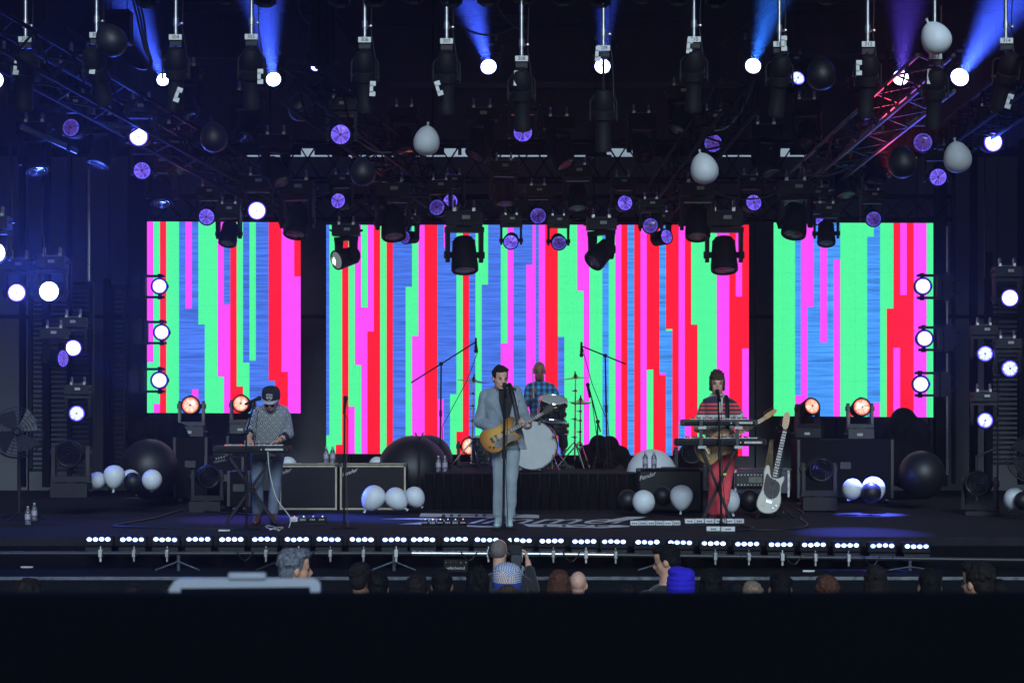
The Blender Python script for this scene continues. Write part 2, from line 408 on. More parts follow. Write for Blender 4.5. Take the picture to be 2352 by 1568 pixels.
# ------------------------------------------------------------------ video screens
KOL = {'G': C(82, 248, 158), 'R': C(255, 30, 58), 'P': C(252, 78, 250), 'B': C(74, 120, 232), 'b': C(72, 152, 248)}
def led_mat():
    m = bpy.data.materials.new('led_wall'); m.use_nodes = True; t = m.node_tree; t.nodes.clear()
    o = N(t, 'ShaderNodeOutputMaterial'); e = N(t, 'ShaderNodeEmission'); at = N(t, 'ShaderNodeAttribute'); at.attribute_name = 'col'
    tc = N(t, 'ShaderNodeTexCoord'); sx = N(t, 'ShaderNodeSeparateXYZ'); t.links.new(tc.outputs['Object'], sx.inputs[0])
    def pix(s, p):                                   # dark gaps between the diodes, 15 mm pitch
        return mth(t, 'POWER', mth(t, 'ABSOLUTE', mth(t, 'SINE', mth(t, 'MULTIPLY', s, PI/p))), .35)
    def seam(s):                                     # hairline joints between the cabinets
        return mth(t, 'SUBTRACT', 1, mth(t, 'MULTIPLY', mth(t, 'LESS_THAN', mth(t, 'FLOORED_MODULO', s, .5), .012), .05))
    g = mth(t, 'MULTIPLY', pix(sx.outputs[0], .0149), pix(sx.outputs[2], .0149))
    mp = N(t, 'ShaderNodeMapping'); mp.inputs['Scale'].default_value = (.9, 1, 26); t.links.new(tc.outputs['Object'], mp.inputs[0])
    no = N(t, 'ShaderNodeTexNoise'); no.inputs['Scale'].default_value = 1.6; no.inputs['Detail'].default_value = 3; t.links.new(mp.outputs[0], no.inputs['Vector'])
    sep = N(t, 'ShaderNodeSeparateColor'); t.links.new(at.outputs['Color'], sep.inputs[0])
    blue = mth(t, 'MAXIMUM', mth(t, 'SUBTRACT', sep.outputs[2], mth(t, 'MAXIMUM', sep.outputs[0], sep.outputs[1])), 0)
    line = mth(t, 'ADD', 1, mth(t, 'MULTIPLY', mth(t, 'MULTIPLY', mth(t, 'SUBTRACT', no.outputs[0], .5), 2.2), mth(t, 'MULTIPLY', blue, 1.3)))
    no2 = N(t, 'ShaderNodeTexNoise'); no2.inputs['Scale'].default_value = 55; t.links.new(tc.outputs['Object'], no2.inputs['Vector'])
    sp = mth(t, 'MULTIPLY', mth(t, 'ADD', .86, mth(t, 'MULTIPLY', no2.outputs[0], .28)), mth(t, 'MULTIPLY', seam(sx.outputs[0]), seam(sx.outputs[2])))
    st = mth(t, 'MULTIPLY', mth(t, 'MULTIPLY', mth(t, 'ADD', .5, mth(t, 'MULTIPLY', g, .84)), line), sp)
    t.links.new(at.outputs['Color'], e.inputs[0]); t.links.new(st, e.inputs[1]); t.links.new(e.outputs[0], o.inputs[0])
    return m
M['led'] = led_mat()
def screen(label, cols, x0, x1, ytl, ybl, ytr, ybr, YL, YR):
    """cols: (left, right, [(colour, until)...]) in photograph pixels (2500 wide)."""
    k = 1.06293
    def P(x, y, dy=0):
        t = (x-x0)/(x1-x0); Y = YL+(YR-YL)*t+dy
        return W(x/k, y/k, Y)
    root = thing('led_screen', label, 'video screen', P((x0+x1)/2, max(ybl, ybr), .1), 'video screens at the back of the stage')
    mb = MB(); fc = []
    for a, b, segs in cols:
        ta, tb = (a-x0)/(x1-x0), (b-x0)/(x1-x0)
        ya0, yb0 = ytl+(ytr-ytl)*ta, ytl+(ytr-ytl)*tb
        ea, eb = ybl+(ybr-ybl)*ta, ybl+(ybr-ybl)*tb
        pa, pb = ya0, yb0
        for c, until in segs:
            na, nb = (ea, eb) if until is None else (until, until)
            mb.add([P(a, pa), P(b, pb), P(b, nb), P(a, na)], [(0, 1, 2, 3)]); fc.append(KOL[c]); pa, pb = na, nb
    me = mb.mesh('display', wloc(root))
    at = me.color_attributes.new('col', 'FLOAT_COLOR', 'CORNER')
    for p in me.polygons:
        for li in p.loop_indices: at.data[li].color = (*fc[p.index], 1)
    put('display', me, M['led'], root)
    n = max(2, round((P(x1, 0)-P(x0, 0)).x/.6)); rows = max(2, round((ybl-ytl)/78))
    for i in range(n):                                # cabinets behind the diodes
        for j in range(rows):
            xa = x0+(x1-x0)*i/n; xb = x0+(x1-x0)*(i+1)/n; ya = ytl+(ybl-ytl)*j/rows; yb = ytl+(ybl-ytl)*(j+1)/rows
            a = P(xa, ya, .05); b = P(xb, yb, .05)
            MB().box((a+b)/2+V((0, .03, 0)), (b.x-a.x-.004, .08, a.z-b.z-.004)).build('cabinet', M['frame'], root)
    return root
k_ = 15.625
cl = [359.1+k_*i for i in range(25)]
SL = [[('P', 884), ('G', None)], [('G', 985), ('P', None)], [('R', None)], [('G', None)], [('G', None)], [('B', None)], [('P', 753), ('B', None)],
      [('B', 949.5), ('P', None)], [('G', 792), ('B', None)], [('G', None)], [('G', None)], [('P', 919), ('G', None)], [('B', 742.5), ('P', None)], [('R', None)],
      [('G', 943), ('R', None)], [('B', 885), ('G', None)], [('G', 880), ('B', None)], [('B', None)], [('B', None)], [('R', 929), ('B', None)], [('R', None)],
      [('P', 907.5), ('R', None)], [('P', None)], [('R', 674.6), ('P', None)]]
screen('left video screen of striped colour behind the keyboard player in the cap', [(cl[i], cl[i+1], SL[i]) for i in range(24)], 359.1, 734.1, 540.7, 1007.5, 543, 1008.5, 28.05, 27.95)
SC = {0: 'B1062 G', 1: 'G', 2: 'G1085 R', 3: 'R', 4: 'G992 P', 5: 'P891 G', 6: 'G750 P', 7: 'P809 R', 8: 'R', 9: 'G', 10: 'R', 11: 'B', 12: 'B', 13: 'B700 G',
      14: 'G820 P', 15: 'P', 16: 'R', 17: 'R', 18: 'B974 P', 19: 'P606 B', 20: 'B961.6 G', 21: 'G1053 R', 22: 'R', 23: 'B', 24: 'G', 25: 'G695 B', 26: 'B', 27: 'B',
      28: 'G837 P', 29: 'P', 30: 'B', 31: 'B', 32: 'B646 P', 33: 'P', 34: 'P', 35: 'R', 36: 'R', 37: 'G822 B', 38: 'G', 39: 'G', 40: 'P710 G', 41: 'R552 P', 42: 'G', 43: 'G',
      44: 'b', 45: 'G', 46: 'P', 47: 'R', 48: 'b', 49: 'R', 50: 'P', 51: 'R902 G', 52: 'R', 53: 'b910 P916 R', 54: 'R803 G808 b', 55: 'R', 56: 'P1031 b', 57: 'R1037 P',
      58: 'G792 R', 59: 'G', 60: 'G', 61: 'G', 62: 'P', 63: 'P', 64: 'R', 65: 'P724 R', 66: 'R850 P'}
def seg(s):
    return [(w[0], float(w[1:]) if len(w) > 1 else None) for w in s.split()]
cc = []
for k in range(67):
    a = 796.5 if k == 0 else 804.2+15.5*(k-1); b = 804.2+15.5*k if k < 66 else 1828.3
    if k == 33: cc += [(a, a+7.6, seg('P')), (a+7.6, b, seg('B'))]
    else: cc.append((a, b, seg(SC[k])))
screen('wide central video screen of striped colour behind the drummer', cc, 796.5, 1828.3, 548.9, 1107, 548.7, 1112.7, 28.1, 27.85)
SR = [(1888.8, 1941.2, 'G'), (1941.2, 1955.5, 'b964.6 P'), (1955.5, 1971.4, 'P'), (1971.4, 1987.1, 'P749 b'), (1987.1, 2002.4, 'b'), (2002.4, 2019.3, 'P836 b'), (2019.3, 2035, 'b'),
      (2035, 2051.4, 'b633 P'), (2051.4, 2065.6, 'G'), (2065.6, 2081, 'G998.5 R'), (2081, 2117.2, 'G'), (2117.2, 2133.3, 'G578 b'), (2133.3, 2148.6, 'b982 P'), (2148.6, 2164.7, 'G'),
      (2164.7, 2181, 'G753 R'), (2181, 2197.6, 'R848.6 P'), (2197.6, 2213.9, 'P720.4 R'), (2213.9, 2230.7, 'R1012 G'), (2230.7, 2262.3, 'P'), (2262.3, 2278.6, 'G')]
screen('right video screen of striped colour behind the two warm floor lights', [(a, b, seg(s)) for a, b, s in SR], 1888.8, 2278.6, 543.5, 1015, 544.6, 1018.5, 27.9, 27.75)
# legs under the side screens
for x, y1, nm in ((645, 1112, 'left'), (348, 1112, 'left'), (1885, 1112, 'right'), (2140, 1112, 'right')):
    tag(MB().cyl(W(x, 950, 28.2), V((W(x, 950, 28.2).x, 28.2, 0)), .05, n=8).build('screen_leg', M['truss'], loc=W(x, 1112, 28.2)),
        'black pipe leg under the %s edge of the %s video screen' % ('outer' if x in (348, 2140) else 'inner', nm), 'leg', 'pipe legs under the side screens')

# ------------------------------------------------------------------ trusses
ROD = MB().cyl((0, 0, 0), (0, 0, 1), 1, n=6).mesh('rod')
def rod(name, a, b, r, m, parent):
    a = V(a); b = V(b); d = b-a; off = wloc(parent)
    me = RODS.get(m)
    if me is None:
        me = ROD.copy(); me.materials.append(M[m]); RODS[m] = me
    o = bpy.data.objects.new(name, me); COL.objects.link(o); o.parent = parent
    o.location = a-off; o.rotation_mode = 'QUATERNION'; o.rotation_quaternion = d.to_track_quat('Z', 'Y'); o.scale = (r, r, d.length)
    return o
RODS = {}
def truss(label, a, b, size, m='trussblk', n=None, r=.022):
    a = V(a); b = V(b); d = b-a; L = d.length; root = thing('lighting_truss', label, 'truss', a, 'box trusses of the lighting rig')
    u = d.normalized(); side = u.cross(V((0, 0, 1))).normalized(); up = side.cross(u)
    cs = [side*(sx*size/2)+up*(sz*size/2) for sx, sz in ((-1, -1), (1, -1), (1, 1), (-1, 1))]
    for c in cs: rod('chord', a+c, b+c, r, m, root)
    n = n or max(3, int(L/(size*1.25)))
    for f in range(4):
        c0, c1 = cs[f], cs[(f+1) % 4]
        for i in range(n):
            p = a+d*(i/n); q = a+d*((i+1)/n)
            if i % 2: rod('brace', p+c0, q+c1, r*.55, m, root)
            else: rod('brace', p+c1, q+c0, r*.55, m, root)
    return root
truss('black diagonal truss descending from the upper left corner', W(-60, 60, 18.5), W(640, 455, 27.3), .36)
truss('black diagonal truss descending left of the centre', W(690, 195, 20.5), W(1010, 445, 27.3), .36)
truss('black diagonal truss descending right of the centre', W(1700, 215, 21), W(1520, 455, 27.3), .36)
truss('red-lit diagonal truss descending at the upper right', W(2150, 168, 20), W(1830, 440, 27.3), .36, 'truss')
truss('long black truss crossing in front of the daylight slit', W(520, 372, 27.4), W(1930, 372, 27.4), .5, n=26)
truss('black truss along the top edge of the video screens', W(310, 478, 28.3), W(2190, 478, 28.1), .32, n=34)
truss('black truss along the right edge of the frame', W(2420, 150, 18.5), W(2180, 330, 26), .36)
# roof purlins and braces lit blue from below
def beam(label, x0, y0, x1, y1, Y0, Y1, w=.12, m='truss'):
    a = W(x0, y0, Y0); b = W(x1, y1, Y1); d = b-a
    q = d.to_track_quat('X', 'Z').to_matrix(); c = (a+b)/2; L = d.length
    r = thing('roof_beam', label, 'beam', c, 'steel beams under the stage roof')
    for dz, ww, hh in ((w/2, w, .018), (-w/2, w, .018), (0, .016, w)):
        MB().box(c+q @ V((0, 0, dz)), (L, ww, hh), q).build('flange' if dz else 'web', M[m], r)
beam('steel roof beam along the top of the upper left corner', 250, 16, 720, 18, 29, 29)
beam('steel roof beam crossing the top centre behind the hanging spotlights', 860, 46, 1560, 44, 29, 29)
beam('steel roof beam along the top of the upper right corner', 1780, 18, 2420, 14, 29, 29)
beam('sloping roof brace at the top left of the centre', 735, -10, 835, 120, 29.2, 29.6, .08)
beam('sloping roof brace at the top right of the centre', 1800, -8, 1655, 105, 29.2, 29.6, .08)
beam('short sloping roof brace near the upper left edge', 95, 55, 190, 105, 28.6, 29.3, .08)
beam('sloping roof brace in the far upper left corner', 150, 70, 250, 135, 28, 28.8, .07)
beam('sloping roof brace in the far upper right corner', 2140, 25, 2090, 78, 29.2, 29.6, .06)
beam('long dim girder across the upper backdrop on the left', 430, 138, 780, 142, 29.6, 29.6, .07, 'grey')
beam('long dim girder across the upper backdrop in the middle', 900, 196, 1700, 196, 29.6, 29.6, .07, 'grey')
beam('long dim girder across the upper backdrop on the right', 1760, 130, 2200, 128, 29.6, 29.6, .07, 'grey')

# ------------------------------------------------------------------ moving lights
M['lens_on'] = lens_mat('lens_white', C(225, 232, 255), C(255, 255, 255), C(90, 60, 255), 5, .25, 24, .35)
M['lens_hot'] = lens_mat('lens_hot_white', C(235, 240, 255), C(255, 255, 255), C(170, 180, 255), 14, .1, 24, .8)
M['lens_mid'] = lens_mat('lens_pale_blue', C(150, 165, 255), C(235, 240, 255), C(80, 70, 255), 2.2, .7, 20, .8)
M['lens_violet'] = lens_mat('lens_violet', C(52, 44, 215), C(170, 130, 255), C(110, 90, 255), .85, .85, 18, 1.6)
M['lens_dim'] = lens_mat('lens_dim_violet', C(44, 42, 160), C(130, 80, 190), C(90, 85, 220), .55, .95, 18, 1.6)
M['lens_warm'] = lens_mat('lens_warm', C(250, 172, 142), C(255, 242, 220), C(240, 110, 70), 1.25, .5, 26, .9)
M['lens_off'] = mat('lens_unlit', (.010, .011, .015), .22, noise=0)
def rings(m):
    t = m.node_tree; b = t.nodes['Principled BSDF']; tc = N(t, 'ShaderNodeTexCoord'); sx = N(t, 'ShaderNodeSeparateXYZ'); t.links.new(tc.outputs['Object'], sx.inputs[0])
    r = mth(t, 'SQRT', mth(t, 'ADD', mth(t, 'MULTIPLY', sx.outputs[0], sx.outputs[0]), mth(t, 'MULTIPLY', sx.outputs[2], sx.outputs[2])))
    w = mth(t, 'SINE', mth(t, 'MULTIPLY', r, 230)); bp = N(t, 'ShaderNodeBump'); bp.inputs['Distance'].default_value = .02; t.links.new(w, bp.inputs['Height']); t.links.new(bp.outputs[0], b.inputs['Normal'])
rings(M['lens_off'])
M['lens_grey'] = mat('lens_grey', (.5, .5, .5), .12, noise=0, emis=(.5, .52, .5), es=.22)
M['chip'] = mat('pale_label', (.45, .46, .46), .6)
PR = {}
def proto():
    h = MB().lathe([(.03, .17), (.085, .165), (.105, .13), (.112, .06), (.118, .0), (.122, -.06), (.128, -.10), (.128, -.15), (.121, -.16), (.112, -.158), (.108, -.145)], (0, 0, 0), (0, 1, 0), 20)
    for k in range(5): h.torus((0, .02+.028*k, 0), (0, 1, 0), .112-.002*k, .006, 18, 4)
    h.box((0, -.1, .128), (.05, .05, .012)); h.cyl((-.165, 0, 0), (.165, 0, 0), .03, n=10)
    PR['head'] = h.mesh('head')
    PR['lens'] = MB().lathe([(.1085, -.146), (.102, -.152), (.075, -.158), (.04, -.162), (.004, -.163)], (0, 0, 0), (0, 1, 0), 24).mesh('lens', sharp=80)
    y = MB().box((0, 0, .235), (.36, .12, .05))
    for s in (-1, 1):
        y.prism([(-.06, .25), (.06, .25), (.045, -.04), (.03, -.07), (-.03, -.07), (-.045, -.04)], (s*.158-.017, 0, 0), (0, 1, 0), (0, 0, 1), .034)
        y.cyl((s*.16, 0, 0), (s*.19, 0, 0), .035, n=10)
    PR['yoke'] = y.mesh('yoke')
    b = MB().box((0, 0, .335), (.34, .24, .13)); b.box((0, -.123, .33), (.1, .01, .04)); b.cyl((0, 0, .26), (0, 0, .28), .08, n=16)
    for s in (-1, 1): b.tube([(s*.172, -.06, .33), (s*.2, -.06, .34), (s*.2, .06, .34), (s*.172, .06, .33)], .01, 6)
    PR['base'] = b.mesh('base')
    c = MB()
    for s in (-1, 1):
        c.box((s*.09, 0, .42), (.03, .05, .05)); c.torus((s*.09, 0, .475), (1, 0, 0), .034, .012, 12, 5)
    c.cyl((-.11, 0, .41), (.11, 0, .41), .012, n=6)
    PR['clamp'] = c.mesh('clamp')
    PR['tag'] = MB().box((.02, -.131, .345), (.075, .004, .035)).mesh('label_plate')
proto()
LENSM = {}
def light(px, py, Y, rpx, d, lens, label, stand=False, name='moving_light', group=None, head_only=False, body='dark', off=False, chip=True, lamp=None, scale=None, side=0):
    """A yoke light whose lens centre stands at that pixel and depth, aimed along d."""
    d = V(d).normalized(); s = scale or rpx*MP(Y)/.104
    pan = math.atan2(d.x, -d.y); a = math.asin(-d.z)
    rot = Euler((0, 0, pan)).to_matrix() @ Euler((a, 0, 0)).to_matrix()
    if side: rot = rot @ Euler((0, PI/2, 0)).to_matrix()
    piv = W(px, py, Y)-rot @ V((0, -.158*s, 0))
    up = -1 if stand else 1
    bo = V((side*.4*s, 0, 0)) if side else V((0, 0, up*.4*s))
    root = thing(name, label, 'stage light', piv+bo, group or 'moving lights of the rig')
    Rz = Euler((0, 0, pan)).to_matrix() if abs(d.z) < .98 else Matrix.Identity(3)
    def part(nm, key, R, m, parent=root, loc=-bo):
        me = LENSM.get((key, m))
        if me is None:
            me = PR[key].copy(); me.materials.append(M[m]); LENSM[(key, m)] = me
        o = bpy.data.objects.new(nm, me); COL.objects.link(o); o.parent = parent
        if parent is root: o.location = loc; o.rotation_euler = R.to_euler(); o.scale = (s, s, s)
        return o
    Fl = Euler((0, PI, 0)).to_matrix() if stand else Matrix.Identity(3)
    if side: Fl = Euler((0, side*PI/2, 0)).to_matrix(); Rz = Matrix.Identity(3)
    part('base', 'base', Fl, body); part('yoke', 'yoke', Rz @ Fl, body)
    if not stand: part('clamp', 'clamp', Fl, 'dark' if side else 'alu')
    if chip: part('label_plate', 'tag', Fl, 'chip')
    hd = part('head', 'head', rot, 'black'); part('lens', 'lens', rot, lens, hd)
    if lamp:
        col, en, ang, blend = lamp[:4]
        ld = bpy.data.lights.new('beam', 'SPOT'); ld.color = col; ld.energy = en; ld.spot_size = math.radians(ang); ld.spot_blend = blend; ld.shadow_soft_size = .06*s
        lo = bpy.data.objects.new('beam', ld); COL.objects.link(lo); dd = V(lamp[4]).normalized() if len(lamp) > 4 else d
        lo.location = W(px, py, Y)+d*.03; lo.rotation_euler = dd.to_track_quat('-Z', 'Y').to_euler()
    return root
ORD = ['first', 'second', 'third', 'fourth', 'fifth', 'sixth', 'seventh', 'eighth', 'ninth', 'tenth', 'eleventh', 'twelfth', 'thirteenth', 'fourteenth', 'fifteenth', 'sixteenth',
       'seventeenth', 'eighteenth', 'nineteenth', 'twentieth', 'twenty-first', 'twenty-second', 'twenty-third', 'twenty-fourth', 'twenty-fifth', 'twenty-sixth']
def hose(label, pts, r, m='cable', cat='cable', name='cable', off=None):
    # smooth the path
    P = [V(p) for p in pts]
    for _ in range(2):
        Q = [P[0]]
        for a, b in zip(P, P[1:]): Q += [a*.75+b*.25, a*.25+b*.75]
        P = Q+[P[-1]]
    return tag(MB().tube(P, r, 6).build(name, M[m], loc=P[0]), label, cat)
BLU = (.05, .11, 1); VIO = (.16, .08, 1)
# back row high up, beams rising through the haze towards the camera
G1 = 'beam lights high at the back of the rig'
light(375, 182, 28.4, 15, (-0.12, -1, 0.225), 'lens_hot', 'blazing beam light at the upper left behind the hanging cable loop', group=G1, lamp=(BLU, 170000, 26, 1, (-.16, -.8, .6)))
light(628, 182, 28.4, 16, (0.012, -1, 0.189), 'lens_hot', 'blazing beam light high on the left beside the black drape column', group=G1, lamp=(BLU, 140000, 22, 1, (.02, -.8, .42)))
light(724, 154, 28.4, 10, (.15, -.9, .2), 'lens_on', 'small lit beam light peeking below the black drape column', group=G1)
light(1122, 153, 28.4, 17, (-0.096, -1, 0.216), 'lens_hot', 'blazing beam light beside the dark head at top centre, beam rising to the left', group=G1, lamp=(BLU, 150000, 22, 1, (-.16, -.8, .48)))
light(1384, 152, 28.4, 17, (0, -1, 0.2025), 'lens_hot', 'blazing beam light directly behind the spotlight tagged 309', group=G1, lamp=(BLU, 60000, 16, 1, (0, -.8, .45)))
light(1730, 151, 28.4, 17, (0.036, -1, 0.18), 'lens_hot', 'blazing beam light at the upper right, left of the dim faceted one', group=G1, lamp=((.03, .19, 1), 80000, 20, 1, (.06, -.8, .4)))
light(1833, 179, 28.4, 16, (.25, -1, .3), 'lens_mid', 'half-lit faceted beam light next to the dark balloon at upper right', group=G1)
light(2069, 178, 28.4, 17, (-0.072, -1, 0.135), 'lens_hot', 'blazing beam light partly hidden above the red-lit truss', group=G1, lamp=(VIO, 22000, 18, 1, (-.12, -.8, .3)))
light(2205, 177, 28.4, 20, (0.096, -1, 0.189), 'lens_hot', 'largest blazing beam light at the upper right with blue glow', group=G1, lamp=(BLU, 230000, 28, 1, (.16, -.8, .42)))
light(-14, 184, 26, 20, (0.06, -1, 0.135), 'lens_hot', 'lit beam light cut by the left edge near the top', group=G1, lamp=(BLU, 12000, 20, 1, (.1, -.8, .3)))
# mid row
G2 = 'wash lights on the diagonal trusses'
light(162, 293, 23.5, 19, (-.2, -1, .05), 'lens_dim', 'dim violet wash light under the upper left truss', group=G2)
light(318, 314, 22.4, 21, (0, -1, -.1), 'lens_on', 'bright white wash light under the upper left truss', group=G2, lamp=(BLU, 140, 75, 1, (0, -1, .35)))
light(326, 392, 24.5, 18, (.05, -1, -.15), 'lens_violet', 'violet wash light directly below the bright one at left', group=G2)
light(782, 309, 21.8, 21, (0, -1, -.12), 'lens_violet', 'violet wash light at the upper left of centre below the drape column', group=G2)
light(1201, 304, 23.0, 20, (0, -1, -.12), 'lens_violet', 'violet wash light at top centre with orange rim light', group=G2)
light(1638, 329, 23.5, 19, (-.15, -1, -.05), 'lens_dim', 'dim violet wash light above the white balloon right of centre', group=G2)
light(2120, 327, 23.5, 20, (-.12, -1, -.05), 'lens_dim', 'dim violet wash light below the red-lit truss', group=G2)
light(2282, 327, 23.5, 21, (.1, -1, -.1), 'lens_on', 'bright white wash light near the right edge below the blue glow', group=G2, lamp=(BLU, 140, 75, 1, (0, -1, .35)))
light(2155, 407, 24.5, 18, (-.1, -1, -.15), 'lens_violet', 'violet wash light beside the right-hand white balloon', group=G2)
# row just above and in front of the screens
G3 = 'wash lights above the video screens'
for px, py, Y, r, d, ln, lb in [
    (474, 498, 25.6, 17, (-.1, -1, -.2), 'lens_violet', 'violet wash light over the top edge of the left screen'),
    (590, 484, 25.4, 20, (.03, -1, -.15), 'lens_on', 'bright white wash light over the left screen'),
    (776, 461, 25.8, 16, (-.3, -1, .05), 'lens_violet', 'violet wash light tilted over the left corner of the central screen'),
    (1003, 476, 25.4, 17, (-.25, -1, .1), 'lens_dim', 'dim violet wash light at the foot of the left centre truss'),
    (1034, 463, 26.2, 16, (-.3, -1, 0), 'lens_violet', 'violet wash light half hidden behind the dim one at the truss foot'),
    (1236, 496, 25.4, 17, (0, -1, -.2), 'lens_dim', 'dim violet wash light over the middle of the central screen'),
    (1436, 466, 26.2, 16, (.2, -1, .05), 'lens_violet', 'violet wash light at the foot of the right centre truss'),
    (1494, 518, 25.0, 16, (-.1, -1, 0), 'lens_dim', 'dim violet wash light over the right half of the central screen'),
    (1532, 543, 25.4, 15, (.55, -.8, .1), 'lens_violet', 'violet wash light turned right over the central screen'),
    (1732, 465, 25.8, 17, (.2, -1, .1), 'lens_violet', 'violet wash light over the right corner of the central screen'),
    (1874, 497, 25.4, 17, (-.1, -1, -.05), 'lens_violet', 'violet wash light over the left corner of the right screen'),
    (2007, 503, 25.6, 16, (0, -1, -.2), 'lens_dim', 'dim violet wash light over the middle of the right screen'),
    (1173, 556, 25.0, 15, (-.05, -1, -.25), 'lens_violet', 'left of the two violet wash lights hanging low over the central screen'),
    (1284, 558, 25.0, 15, (.05, -1, -.25), 'lens_dim', 'right of the two violet wash lights hanging low over the central screen'),
    (930, 545, 25.6, 13, (-.6, -.8, -.05), 'lens_dim', 'small violet wash light turned left below the black drum-shaped head')]:
    light(px, py, Y, r, d, ln, lb, group=G3)
# dark heads hanging in front of the screens, turned to the floor
G4 = 'unlit moving heads hanging in front of the screens'
for px, py, s, d, lb in [
    (522, 560, .92, (-.1, -.45, -1), 'unlit black moving head over the left screen'),
    (678, 540, 1.25, (-.1, -.4, -1), 'large unlit black moving head at the right corner of the left screen'),
    (1068, 622, 1.35, (.05, -.3, -1), 'large unlit black moving head left of the middle of the central screen'),
    (1664, 622, 1.35, (0, -.3, -1), 'large unlit black moving head near the right edge of the central screen'),
    (905, 545, 1.25, (.1, -.4, -1), 'unlit black drum-shaped head over the left half of the central screen'),
    (1603, 545, 1.25, (0, -.4, -1), 'unlit black drum-shaped head over the right half of the central screen'),
    (1822, 540, 1.25, (-.2, -.4, -1), 'unlit black moving head at the left corner of the right screen'),
    (1898, 560, .92, (-.05, -.4, -1), 'small unlit black moving head over the left half of the right screen'),
    (372, 470, 1.15, (.1, -.5, -1), 'unlit black moving head above the left corner of the left screen'),
    (868, 480, 1.0, (0, -.5, -1), 'unlit black moving head below the dark balloon left of centre'),
    (1160, 470, 1.0, (.1, -.4, -1), 'unlit black moving head under the centre of the rig'),
    (1327, 480, 1.0, (0, -.4, -1), 'unlit black moving head between the two right of centre'),
    (1945, 450, 1.1, (.1, -.4, -1), 'unlit black moving head below the red-lit truss'),
    (2010, 420, 1.1, (-.1, -.4, -1), 'unlit black moving head with a red-lit bracket at right'),
    (410, 395, 1.1, (.2, -.4, -1), 'unlit black moving head with an orange-lit bracket at left')]:
    light(px, py, 25.3, 10, d, 'lens_off', lb, group=G4, scale=s)
light(772, 598, 25.0, 18, (-.75, -.62, -.28), 'lens_grey', 'black moving head with a pale grey lens turned to the left wall', group=G4, scale=1.0, lamp=((1, .98, .9), 260, 20, 1, (-.22, 1, .0)))
light(1362, 602, 25.0, 18, (-.6, -.45, -.62), 'lens_off', 'unlit black moving head turned left in front of the central screen', group=G4, scale=1.1)
for i, (px, py, s, d, lb) in enumerate([
    (190, 235, 1.1, (.3, -.3, -1), 'unlit head in the dark under the upper left truss beside the orange glint'),
    (110, 250, 1.0, (-.4, -.4, -1), 'unlit head in the dark near the far left violet light'),
    (430, 268, 1.1, (.2, -.4, -1), 'unlit head in the dark behind the dark balloon on the left truss'),
    (560, 318, 1.1, (-.2, -.6, -.8), 'unlit head in the dark left of the long daylight slit'),
    (648, 420, 1.1, (.5, -.4, -.8), 'unlit head in the dark above the right corner of the left screen'),
    (930, 350, 1.0, (.1, -.5, -1), 'unlit head in the dark left of the white balloon at the centre truss'),
    (1090, 360, 1.1, (-.5, -.3, -.8), 'unlit head in the dark below the central violet light on its left'),
    (1300, 380, 1.1, (.5, -.3, -.8), 'unlit head in the dark below the central violet light on its right'),
    (1480, 360, 1.0, (.2, -.6, -.8), 'unlit head in the dark left of the white balloon right of centre'),
    (1555, 300, 1.0, (-.4, -.4, -.9), 'unlit head in the dark on the right centre truss'),
    (1770, 400, 1.1, (.3, -.4, -.9), 'unlit head in the dark over the gap between the central and right screens'),
    (1850, 330, 1.0, (-.2, -.6, -.9), 'unlit head in the dark at the right end of the daylight slit'),
    (1990, 280, 1.0, (.3, -.5, -.9), 'unlit head in the dark just left of the red-lit chords'),
    (85, 395, 1.1, (.3, -.4, -1), 'unlit head in the dark over the left scaffold wing'),
    (225, 380, 1.1, (-.2, -.4, -1), 'unlit head in the dark left of the two stacked white and violet lights')]):
    light(px, py, 24.2, 10, d, 'lens_off', lb, group='unlit moving heads hanging in the dark of the rig', scale=s, body='black', chip=(i % 3 == 0))
for i, (x0, y0, x1, y1, sg_, Y) in enumerate([(120, 190, 330, 290, 40, 22), (330, 290, 520, 400, 30, 25), (760, 240, 900, 350, 36, 22.5), (560, 430, 760, 440, 26, 25.6), (880, 430, 1060, 430, 24, 25.4),
        (1120, 420, 1330, 425, 30, 25.4), (1400, 430, 1580, 440, 26, 25.4), (1620, 430, 1800, 435, 26, 25.6), (1850, 400, 2010, 330, 30, 24), (2000, 300, 2160, 210, 34, 22), (1640, 300, 1730, 200, 30, 22), (1010, 20, 1190, 60, 40, 21)]):
    mid = W((x0+x1)/2, (y0+y1)/2+sg_, Y)
    hose('%s black cable swag from the left among the dark fixtures of the rig' % ORD[i], [W(x0, y0, Y), W(x0*.75+x1*.25, y0*.75+y1*.25+sg_*.8, Y), mid, W(x0*.25+x1*.75, y0*.25+y1*.75+sg_*.8, Y), W(x1, y1, Y)], .011)
# left and right towers
G5 = 'white moving lights on the side towers'
light(38, 672, 26.0, 20, (.05, -1, -.02), 'lens_on', 'white moving light at the far left edge of the left tower', group=G5, lamp=(BLU, 140, 75, 1, (0, -1, .35)))
light(112, 669, 26.0, 21, (0, -1, 0), 'lens_hot', 'blazing white moving light at the top of the left tower', group=G5, lamp=(BLU, 1300, 80, 1, (.0, -1, .35)))
light(168, 799, 26.2, 18, (.2, -1, -.05), 'lens_on', 'white moving light in the middle of the left tower', group=G5, lamp=(BLU, 6000, 18, 1, (.75, -.5, -.42)))
light(146, 823, 25.8, 18, (.85, -.45, 0), 'lens_violet', 'black moving light on the left tower turned sideways with blue lens', group=G5)
light(176, 949, 26.2, 17, (.1, -1, 0), 'lens_mid', 'faceted white moving light at the bottom of the left tower', group=G5)
light(366, 657, 26.6, 16, (.12, -1, 0), 'lens_on', 'top white light along the left edge of the left screen', group=G5, side=-1, chip=False, body='black', lamp=(BLU, 140, 75, 1, (0, -1, .35)))
